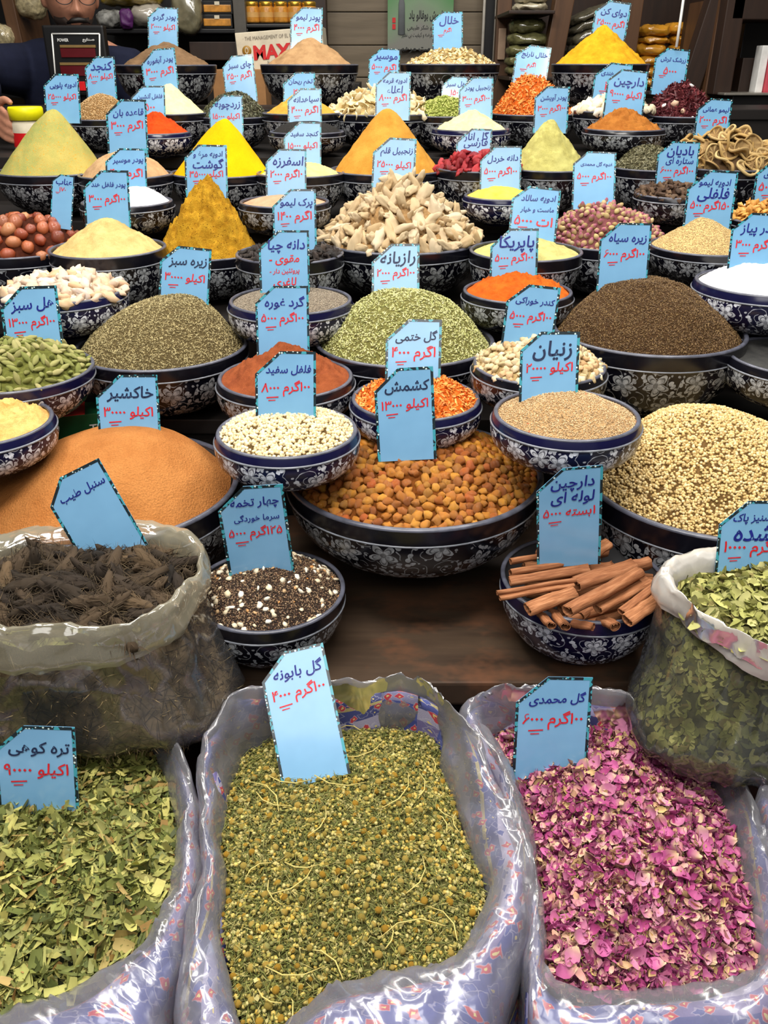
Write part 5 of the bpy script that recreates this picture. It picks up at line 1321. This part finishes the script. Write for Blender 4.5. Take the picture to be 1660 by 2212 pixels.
bgbox('ledge', 1566, 201, 1800, 206, 2.86, .4, M['metal'], cab)
bgbox('base_panel', 1566, 206, 1800, 420, 2.88, .4, M['black'], cab)
tag(bgbox('white_carton', 1640, 98, 1656, 200, 2.94, .05, M['white']), 'narrow white carton standing in the dark cabinet at the right edge', 'carton')
tag(bgbox('pink_carton', 1658, 120, 1720, 200, 2.93, .05, plain('pink_card', (190, 70, 84), .5)), 'pink carton standing in the dark cabinet at the right edge', 'carton')

def pillow(name, x0, y0, x1, y1, Y, mat, label, group=None, seed=0, rot=0, dep=.16, film=True, cat='packet', wr=.010):
    a, b = at_Y(x0, (y0 + y1) / 2, Y), at_Y(x1, (y0 + y1) / 2, Y); t, u = at_Y((x0 + x1) / 2, y0, Y), at_Y((x0 + x1) / 2, y1, Y)
    V, T = ico(4); sx, sz = (b.x - a.x) / 2, (t.z - u.z) / 2
    W = np.sign(V) * np.abs(V) ** np.array([.55, .8, .8]) * np.array([sx, dep / 2, sz])
    W = crumple(W, wr * .5, 30, seed); W = crumple(W, wr * .3, 70, seed + 1)
    loc = Vector(((a.x + b.x) / 2, Y + dep / 2, (t.z + u.z) / 2))
    o = empty(name, loc, label, cat, group, (0, rot, 0))
    link('filling', mk('filling', W * .95, T), mat, o)
    if film: link('clear_wrap', mk('clear_wrap', W * 1.02 + 0, T), M['film_pack'], o)
    return o
olive = plain('olive_herb', (112, 110, 66), .8, var=.4, vscale=60, bump=.6); grey = plain('grey_herb', (96, 90, 70), .8, var=.4, vscale=60, bump=.6)
orange = plain('orange_powder_fill', (214, 150, 30), .7, var=.12, vscale=30); palep = plain('pale_filling', (206, 196, 168), .7, var=.2)
for i, (x0, y0, x1, y1, m, w_) in enumerate([(1118,-12,1192,8,palep,'white packet uppermost on the upper right shelf'),(1114,6,1190,26,palep,'white packet second from the top on the shelf'),(1106,40,1186,74,olive,'olive green packet topmost below the white packets'),(1100,72,1196,100,olive,'olive green packet second from the top'),(1098,98,1180,126,olive,'olive green packet third from the top'),(1098,124,1170,146,olive,'olive green packet fourth from the top'),(1098,144,1165,166,olive,'olive green packet at the bottom of its pile')]):
    pillow('spice_packet', x0, y0, x1, y1, 3.42, m, w_, 'packets stacked on the narrow right shelf', i)
for i, (x0, y0, x1, y1, w_) in enumerate([(1232,20,1330,44,'topmost'),(1232,42,1325,66,'second'),(1232,64,1320,90,'third'),(1232,88,1310,114,'fourth'),(1232,112,1300,140,'lowest')]):
    pillow('spice_packet', x0, y0, x1, y1, 3.45, grey, w_ + ' grey-green crinkled packet left of the orange powder cone', 'grey-green packets by the upright', 20 + i, -.35)
for i, (x0, y0, x1, y1, w_) in enumerate([(1388,54,1462,82,'topmost in the left pile'),(1392,80,1458,98,'second in the left pile'),(1380,96,1450,124,'third in the left pile'),(1380,122,1440,146,'fourth in the left pile'),(1384,146,1440,170,'fifth in the left pile'),(1388,168,1440,194,'lowest in the left pile'),
        (1448,50,1530,78,'topmost in the right pile'),(1456,76,1526,100,'second in the right pile'),(1452,98,1520,126,'third in the right pile'),(1450,124,1510,152,'fourth in the right pile'),(1450,150,1505,194,'lowest in the right pile')]):
    pillow('spice_packet', x0, y0, x1, y1, 3.38, orange, 'orange-yellow powder packet, ' + w_, 'orange-yellow powder packets on the right shelf', 40 + i)
pillow('spice_packet', 1490, 112, 1524, 160, 3.15, grey, 'crinkled clear packet leaning on the slanted upright', None, 61, .4)
# shelving on the left
shl = empty('wall_shelf', at_Y(400, 80, 3.6), 'dark wall shelving on the left carrying jars, boxes and bags', 'shelf')
bgbox('back_panel', -120, -200, 665, 212, 3.86, .02, M['black'], shl)
bgbox('shelf_board', 196, 62, 536, 72, 3.55, .31, M['blackmetal'], shl)
bgbox('shelf_board', 526, 52, 665, 60, 3.55, .31, M['blackmetal'], shl)
bgbox('upright', 504, -160, 530, 212, 3.54, .30, plain('grey_upright', (78, 74, 68), .5), shl)
bgbox('upright', 8, -160, 34, 212, 3.50, .34, M['shelfwood'], shl, -.06)
bgbox('drawer_front', 410, 90, 512, 130, 3.56, .30, M['shelfdark'], shl)
for i, x in enumerate((532, 563, 594, 625, 655)):
    c = at_Y(x + 14, 50, 3.60); r = .028
    j = empty('honey_jar', (c.x, c.y, c.z), 'amber jar with gold lid, %s on the shelf above the cream carton' % ('leftmost', 'second from left', 'third from left', 'fourth from left', 'rightmost')[i], 'jar', 'amber jars with gold lids')
    V, Q, _ = lathe([(.001, .001), (r * .95, .001), (r, .006), (r, .046), (r * .85, .054), (.001, .054)], 24); link('jar_body', mk('jar_body', V, Q), M['amber'], j)
    V, Q, _ = lathe([(r * .86, .052), (r * .9, .053), (r * .9, .065), (r * .8, .068), (.001, .068)], 24); link('lid', mk('lid', V, Q), M['gold'], j)
    V, Q, _ = lathe([(r * 1.01, .018), (r * 1.01, .034)], 24); link('paper_label', mk('paper_label', V, Q), plain('jar_label', (196, 150, 84), .6) if i == 0 else bpy.data.materials['jar_label'], j)
for i, (y0, y1) in enumerate(((8, 30), (38, 60), (-22, 2))):
    b = empty('tea_box', at_Y(468, (y0 + y1) / 2, 3.58), 'black box with an amber band, %s of the stack beside the grey upright' % ('middle', 'lowest', 'topmost')[i], 'box', 'black boxes with amber bands')
    bgbox('carton', 436, y0 - 7, 502, y1 + 1, 3.58, .12, M['black'], b); bgbox('amber_band', 440, y0 + 2, 499, y1 - 4, 3.575, .008, M['amber'], b)
    bgbox('seal', 463, y0 - 5, 474, y0 + 3, 3.573, .006, M['cream'], b)
for i, y in enumerate((2, 18, 34, 50)):
    c = at_Y(428, y, 3.56); V, T = ico(2, (.012, .012, .012)); tag(link('white_bead', mk('white_bead', V, T), M['white'], None, c), 'white bead, %s of four hanging in a row' % ('topmost', 'second', 'third', 'lowest')[i], 'bead', 'white beads in a hanging row')
pillow('clear_pouch', 366, -40, 432, 76, 3.50, plain('clear_pouch_fill', (128, 122, 96), .5, var=.3), 'tall crinkled clear pouch hanging before the black shelf', None, 71, 0, .07)
pillow('white_bag', 274, 8, 350, 62, 3.56, plain('white_bag_fill', (176, 168, 154), .6), 'white plastic bag lying on the dark left shelf', None, 72)
pillow('gold_bag', 200, -26, 345, 14, 3.58, plain('gold_bag_fill', (150, 128, 50), .35, var=.4, vscale=40), 'shiny gold bag lying above the white bag', None, 73)
pillow('patterned_packet', 198, 20, 258, 64, 3.54, plain('patterned_fill', (120, 120, 116), .5, var=.8, vscale=45), 'grey and black patterned packet beside the purple pouch', None, 74, film=False)
pillow('purple_pouch', 256, 18, 284, 66, 3.52, plain('purple_fill', (78, 30, 88), .5), 'slim purple pouch between the patterned packet and the white bag', None, 75, film=False, dep=.05)
noodle = plain('noodle_fill', (182, 168, 130), .5, var=.45, vscale=90, bump=.8)
pillow('noodle_bag', 22, -50, 92, 44, 3.50, noodle, 'crinkled clear bag of pale noodles above the man’s shoulder', None, 76, .35, .1)
pillow('noodle_bag', -30, 52, 20, 112, 3.45, noodle, 'crinkled clear bag of pale noodles at the upper left corner', None, 77, .3, .1)
# the cream carton with red lettering
mc = at_Y(578, 105, 3.10); maxi = empty('cream_carton', mc, 'cream carton with large red letters and a gold coin emblem, behind the tan powder', 'carton')
bgbox('carton', 512, 66, 700, 152, 3.10, .20, M['cream'], maxi)
text_on('red_lettering', 'MAXI', 547, 96, 634, 128, 3.098, M['print_red'], maxi, True, .045)
text_on('small_lettering', '· THE MANAGEMENT OF EL MIR', 526, 76, 640, 84, 3.098, plain('grey_print', (120, 112, 100), .6), maxi, True, 0)
text_on('small_lettering', 'Special', 576, 132, 612, 140, 3.098, bpy.data.materials['grey_print'], maxi, True, 0)
cq = at_Y(533, 106, 3.098)
V, Q, _ = lathe([(.001, .003), (.012, .003), (.0145, .0), (.0145, -.002)], 28); V = V[:, [0, 2, 1]] * np.array([1, -1, 1]); link('coin_emblem', mk('coin_emblem', V, Q), plain('coin_gold', (150, 112, 40), .4), maxi, cq - mc)
V, Q, _ = lathe([(.006, .0005), (.0075, .0015), (.009, .0005)], 24); V = V[:, [0, 2, 1]] * np.array([.6, -1, 1]); link('coin_mark', mk('coin_mark', V, Q), M['cream'], maxi, cq - mc + Vector((0, -.0035, 0)))
maxi.rotation_euler = (0, R_(-4), 0)
tag(bgbox('brown_carton', 462, 150, 575, 262, 2.98, .25, M['carton']), 'plain brown cardboard carton below the cream carton', 'carton')
# low counter that carries the cartons
ct = empty('back_counter', (.17, 3.3, 0), 'long dark counter running behind the display stand', 'counter')
box('counter_top', (1.66, .5, .03), M['darkwood'], ct, (0, 0, 1.205)); box('front_panel', (1.66, .02, 1.19), M['darkwood'], ct, (0, -.23, .595)); box('back_panel', (1.66, .02, 1.19), M['darkwood'], ct, (0, .23, .595))
box('carton_riser', (.5, .3, .13), M['darkwood'], ct, (-.50, -.03, 1.285))
# small green and red tea carton between the left bowls
tc = empty('tea_carton', (-.475, 1.248, TZ), 'small green and red carton squeezed behind the fine orange seeds', 'carton')
box('carton', (.115, .055, .205), M['boxgreen'], tc, (0, 0, .1025), (0, 0, .3), .0015)
box('red_band', (.034, .0575, .2065), M['boxred'], tc, (-.006, 0, .1025), (0, 0, .3), .0015)
V, Fc = fit_text(['TEA', '500 g'], .034, .03, .02, 0); link('white_lettering', mk('white_lettering', V, Fc, smooth=False), M['white'], tc, (.038, -.0195, .175), (0, 0, .3))

# ------------------------------------------------------------------ jar with the yellow lid
jar = empty('yellow_lid_jar', (-.885, 2.33, 1.216), 'cream plastic jar with a bright yellow lid beside the man’s hand', 'jar')
V, Q, _ = lathe([(.001, 0), (.036, 0), (.040, .004), (.040, .058), (.034, .070), (.001, .07)], 40); link('jar_body', mk('jar_body', V, Q), M['cream'], jar)
V, Q, _ = lathe([(.0403, .008), (.0403, .040)], 40); link('red_label', mk('red_label', V, Q), M['red'], jar)
V, Q, _ = lathe([(.036, .068), (.041, .069), (.0415, .094), (.039, .098), (.001, .098)], 40); link('lid', mk('lid', V, Q), M['yellow'], jar)
# ------------------------------------------------------------------ hanging white cable
a, b = at_Y(1480, -20, 2.42), at_Y(1462, 102, 2.405)
V, Fc = tube([(a.x + .02, a.y, ROOMZ), (a.x + .012, a.y, 2.2), (a.x + .002, a.y, a.z + .1), tuple(a), ((a.x * .55 + b.x * .45), (a.y + b.y) / 2, (a.z + b.z) / 2), tuple(b)], .0035, 8)
tag(link('hanging_cable', mk('hanging_cable', [v - b for v in V], Fc), M['white'], None, b), 'thin white cable hanging down to the card in the dark red strands', 'cable')
# ------------------------------------------------------------------ scale display on its pole
sc_c = at_Y(165, 125, 2.85)
scl = empty('scale_display', (sc_c.x, 2.87, 0), 'black customer display of a scale with two dark red windows before the man', 'scale display')
scl.rotation_euler = (0, 0, 0)
bgbox('housing', 101, 54, 232, 206, 2.85, .035, M['black'], scl, 0, .006)
frm = [(112, 73), (215, 73), (217, 204), (123, 204)]
for (p, q) in ((0, 1), (1, 2), (0, 3)):
    A_, B_ = at_Y(*frm[p], 2.848), at_Y(*frm[q], 2.848); V, Fc = tube([A_, B_], .0022, 6); link('white_frame_line', mk('white_frame_line', [v - scl.location for v in V], Fc), M['white'], scl)
M['led'] = plain('dark_red_window', (84, 16, 22), .15, .5)
for (y0, y1) in ((104, 124), (142, 164)):
    bgbox('window', 131, y0, 206, y1, 2.845, .006, M['led'], scl, 0, .001); bgbox('gold_strip', 129, y0 - 7, 206, y0 - 1, 2.844, .006, plain('gold_strip', (122, 98, 56), .4), scl, 0, .001)
text_on('white_lettering', 'POWER', 124, 83, 148, 90, 2.843, M['white'], scl, True); text_on('white_lettering', 'صنایع', 178, 82, 204, 91, 2.843, M['white'], scl)
bgbox('red_button', 171, 176, 184, 196, 2.845, .01, M['red'], scl, 0, .002)
V, Fc = tube([(0, .01, 1.36), (0, .01, .02)], .018, 14); link('pole', mk('pole', V, Fc), M['blackmetal'], scl)
V, Q, _ = lathe([(.001, .02), (.11, .018), (.12, 0), (.001, 0)], 32); link('base', mk('base', V + np.array([0, .01, 0]), Q), M['blackmetal'], scl)

# ------------------------------------------------------------------ the man behind the display
def skinned(name, pts, edges, rad, root, sub=2, mat=None, parent=None):
    me = bpy.data.meshes.new(name); me.from_pydata([tuple(p) for p in pts], edges, []); me.update()
    o = bpy.data.objects.new(name, me); COL.objects.link(o); md = o.modifiers.new('s', 'SKIN'); md.use_smooth_shade = True
    sv = me.skin_vertices[0].data
    for i, r in enumerate(rad): sv[i].radius = r if isinstance(r, tuple) else (r, r); sv[i].use_root = (i == root)
    if sub: m2 = o.modifiers.new('u', 'SUBSURF'); m2.levels = sub; m2.render_levels = sub
    return o
def bake(o):
    dg = bpy.context.evaluated_depsgraph_get(); me = bpy.data.meshes.new_from_object(o.evaluated_get(dg)); 
    V = np.array([v.co[:] for v in me.vertices]); Fc = [tuple(p.vertices) for p in me.polygons]; bpy.data.objects.remove(o); bpy.data.meshes.remove(me); return V, Fc
def merge(lst):
    V, Fc = [], []
    for v, f in lst:
        o = len(V); V += [tuple(x) for x in v]; Fc += [tuple(int(i) + o for i in q) for q in f]
    return V, Fc
def remesh(name, V, Fc, vox, mat, parent, smooth_it=2):
    o = link(name, mk(name, V, Fc), None); m = o.modifiers.new('r', 'REMESH'); m.mode = 'VOXEL'; m.voxel_size = vox; m.use_smooth_shade = True
    if smooth_it: sm = o.modifiers.new('s', 'SMOOTH'); sm.iterations = smooth_it; sm.factor = .5
    V2, F2 = bake(o)
    return link(name, mk(name, V2 - np.array(parent.location), F2), mat, parent)
man = empty('person', (-1.0, 3.08, 0), 'man in a dark navy top with glasses and moustache standing behind the scale display', 'person')
yaw = R_(26); HC = Vector((-.945, 3.00, 1.592)); HM = Matrix.Translation(HC) @ Matrix.Rotation(yaw, 4, 'Z') @ Matrix.Rotation(R_(7), 4, 'X')
def head():
    bm = bmesh.new(); bmesh.ops.create_uvsphere(bm, u_segments=64, v_segments=48, radius=1); V = []
    g = lambda x, z, x0, z0, sx, sz: math.exp(-((x - x0) / sx) ** 2 - ((z - z0) / sz) ** 2)
    for v in bm.verts:
        x, y, z = v.co; X, Y, Z = x * .076, y * .096, z * .118
        if z < 0: X *= 1 - .30 * (-z) ** 1.6; Y *= 1 - .12 * (-z)
        if y < 0:
            f = min(1, -y * 1.6)
            Y -= f * (.024 * g(X, Z, 0, -.038, .012, .014) + .013 * g(X, Z, 0, -.012, .008, .026) + .007 * g(X, Z, 0, .030, .05, .010) + .008 * g(X, Z, 0, -.076, .022, .008) + .010 * g(X, Z, 0, -.105, .024, .014))
            Y -= f * (.008 * (g(X, Z, .013, -.042, .007, .008) + g(X, Z, -.013, -.042, .007, .008)) + .006 * (g(X, Z, .045, -.035, .018, .02) + g(X, Z, -.045, -.035, .018, .02)))
            Y += f * .011 * (g(X, Z, .031, .004, .016, .012) + g(X, Z, -.031, .004, .016, .012)) + f * .004 * g(X, Z, 0, -.0845, .02, .003)
        V.append(HM @ Vector((X, Y, Z)))
    Fc = [tuple(q.index for q in f.verts) for f in bm.faces]; bm.free(); parts = [(V, Fc)]
    for s in (-1, 1):
        ev, et = ico(3); ev = np.array([HM @ Vector((s * .076 + p[0] * .010, .006 + p[1] * .018, -.008 + p[2] * .031)) for p in ev]); parts.append((ev, et))
    return parts
pts = [(-1.0,3.10,.95),(-1.0,3.10,1.12),(-.99,3.08,1.28),(-.965,3.05,1.40),(-.95,3.03,1.50),
       (-1.12,3.04,1.385),(-1.20,2.80,1.40),(-1.03,2.46,1.345),(-.985,2.39,1.300),
       (-.82,3.06,1.385),(-.74,3.07,1.15),(-.80,3.00,1.05),(-.83,2.98,1.03),
       (-1.09,3.11,.86),(-1.10,3.10,.48),(-1.10,3.13,.08),(-1.10,3.04,.04),(-.91,3.11,.86),(-.90,3.10,.48),(-.90,3.13,.08),(-.90,3.04,.04)]
edges = [(0,1),(1,2),(2,3),(3,4),(3,5),(5,6),(6,7),(7,8),(3,9),(9,10),(10,11),(11,12),(0,13),(13,14),(14,15),(15,16),(0,17),(17,18),(18,19),(19,20)]
rad = [(.15,.11),(.15,.105),(.155,.105),(.10,.08),(.056,.056),.062,.046,.030,.026,.062,.048,.032,.027,.085,.058,.042,.04,.085,.058,.042,.04]
body = [bake(skinned('b', pts, edges, rad, 0))] + head()
def hand(wr, knuck, dirs, spread, nrm):
    """palm and five separate bent fingers grown from the wrist towards the knuckles"""
    parts = []; w_ = Vector(wr); k = Vector(knuck); f = (k - w_).normalized(); sd = Vector(spread).normalized(); up = Vector(nrm).normalized()
    P = [w_, w_ + f * .035, w_ + f * .075]; parts.append(bake(skinned('p', P, [(0,1),(1,2)], [(.026,.018),(.036,.016),(.038,.014)], 0)))
    ln = (.062, .070, .066, .052)
    for i in range(4):
        b = w_ + f * .070 + sd * (.027 - .018 * i); L = ln[i]; c1 = b + f * L * .5 - up * .006; c2 = c1 + f * L * .28 - up * L * .28; c3 = c2 + f * L * .08 - up * L * .26
        parts.append(bake(skinned('f', [b - f * .02, b, c1, c2, c3], [(0,1),(1,2),(2,3),(3,4)], [.0085,.0088,.0082,.0076,.006], 0)))
    b = w_ + f * .022 + sd * .028; parts.append(bake(skinned('t', [b - sd * .012, b + sd * .010 + f * .012, b + sd * .022 + f * .034 - up * .008, b + sd * .020 + f * .056 - up * .018], [(0,1),(1,2),(2,3)], [.013,.011,.0095,.007], 0)))
    return parts
body += hand((-.985,2.39,1.300), (-.935,2.31,1.268), None, (.25,.1,.95), (-.75,-.5,.1))
body += hand((-.83,2.98,1.03), (-.84,2.94,.95), None, (0,0,1), (-1,0,0))
V, Fc = merge(body); remesh('body', V, Fc, .0045, M['skin'], man, 2)
# clothing: top with long sleeves and a collar, trousers
pt2 = [pts[i] for i in (0,1,2,3)] + [(-.952,3.035,1.475)] + [pts[i] for i in (5,6)] + [(-1.025,2.46,1.343)] + [pts[i] for i in (9,10,11)]
ed2 = [(0,1),(1,2),(2,3),(3,4),(3,5),(5,6),(6,7),(3,8),(8,9),(9,10)]
V, Fc = bake(skinned('c', pt2, ed2, [(.172,.13),(.172,.125),(.178,.125),(.122,.10),(.068,.068),.088,.062,.044,.088,.064,.046], 0)); remesh('navy_top', V, Fc, .007, M['navy'], man, 3)
pt3 = [pts[i] for i in (0,13,14,15,17,18,19)]
V, Fc = bake(skinned('c', pt3, [(0,1),(1,2),(2,3),(0,4),(4,5),(5,6)], [(.168,.13),.105,.078,.066,.105,.078,.066], 0)); remesh('trousers', V, Fc, .010, M['black'], man, 2)
def onhead(name, V, Fc, mat): return link(name, mk(name, np.array([(HM @ Vector(v)) - man.location for v in V]), Fc), mat, man)
V, T = ico(4); Vh = []
for v in V:
    x, y, z = v; k = 1.06 + .02 * mnoise.noise(Vector(v) * 9); X, Y, Z = x * .076 * k, y * .096 * k, z * .118 * k
    if z < .42 and y < -.15: k2 = .86; X, Y, Z = X * k2, Y * k2, Z * k2
    if z < -.25: X, Y, Z = X * .8, Y * .8, Z * .8
    Vh.append((X, Y, Z))
onhead('hair', Vh, T, M['hair'])
mv = [(-.032,-.096,-.068),(-.016,-.106,-.060),(0,-.109,-.058),(.016,-.106,-.060),(.032,-.096,-.068)]
V, Fc = tube(mv, [.003,.008,.008,.008,.003], 10); onhead('moustache', V, Fc, M['hair'])
Vb = []
V, T = ico(4)
for v in V:
    x, y, z = v; X, Y, Z = x * .0785, y * .099, z * .1205
    if z < 0: X *= 1 - .30 * (-z) ** 1.6; Y *= 1 - .12 * (-z)
    if z > -.50 or y > .25 or (abs(x) < .3 and z > -.62): X, Y, Z = X * .85, Y * .85, Z * .85
    elif y < 0: Y -= .006
    Vb.append((X, Y, Z))
onhead('stubble_beard', Vb, T, plain('dark_stubble', (52, 40, 34), .8))
for s in (-1, 1):
    V, T = ico(3, (.0125, .0125, .0125)); onhead('eye', [(p[0] + s * .031, p[1] - .076, p[2] + .004) for p in V], T, M['white'])
    V, T = ico(2, (.0055, .002, .0055)); onhead('iris', [(p[0] + s * .031, p[1] - .0885, p[2] + .003) for p in V], T, M['hair'])
    V, Fc = tube([(s * .018, -.096, .020), (s * .032, -.096, .025), (s * .048, -.086, .020)], [.002, .0035, .0015], 8); onhead('eyebrow', V, Fc, M['hair'])
    rim = [(s * .033 + .024 * cos(a), -.104 + abs(.024 * cos(a) + (0)) * .10, -.003 + .017 * sin(a)) for a in np.linspace(0, 2 * pi, 25)]
    V, Fc = tube(rim, .0013, 6, False); onhead('glasses_rim', V, Fc, M['blackmetal'])
    V, Fc = tube([(s * .057, -.100, .002), (s * .080, -.05, .004), (s * .083, .005, .0)], .0013, 6); onhead('glasses_arm', V, Fc, M['blackmetal'])
V, Fc = tube([(-.010, -.108, .001), (0, -.112, .004), (.010, -.108, .001)], .0013, 6); onhead('glasses_bridge', V, Fc, M['blackmetal'])
V, Fc = tube([(-.020, -.1005, -.0845), (0, -.1045, -.083), (.020, -.1005, -.0845)], [.002, .0045, .002], 8); onhead('lips', V, Fc, plain('lips', (150, 88, 80), .5))
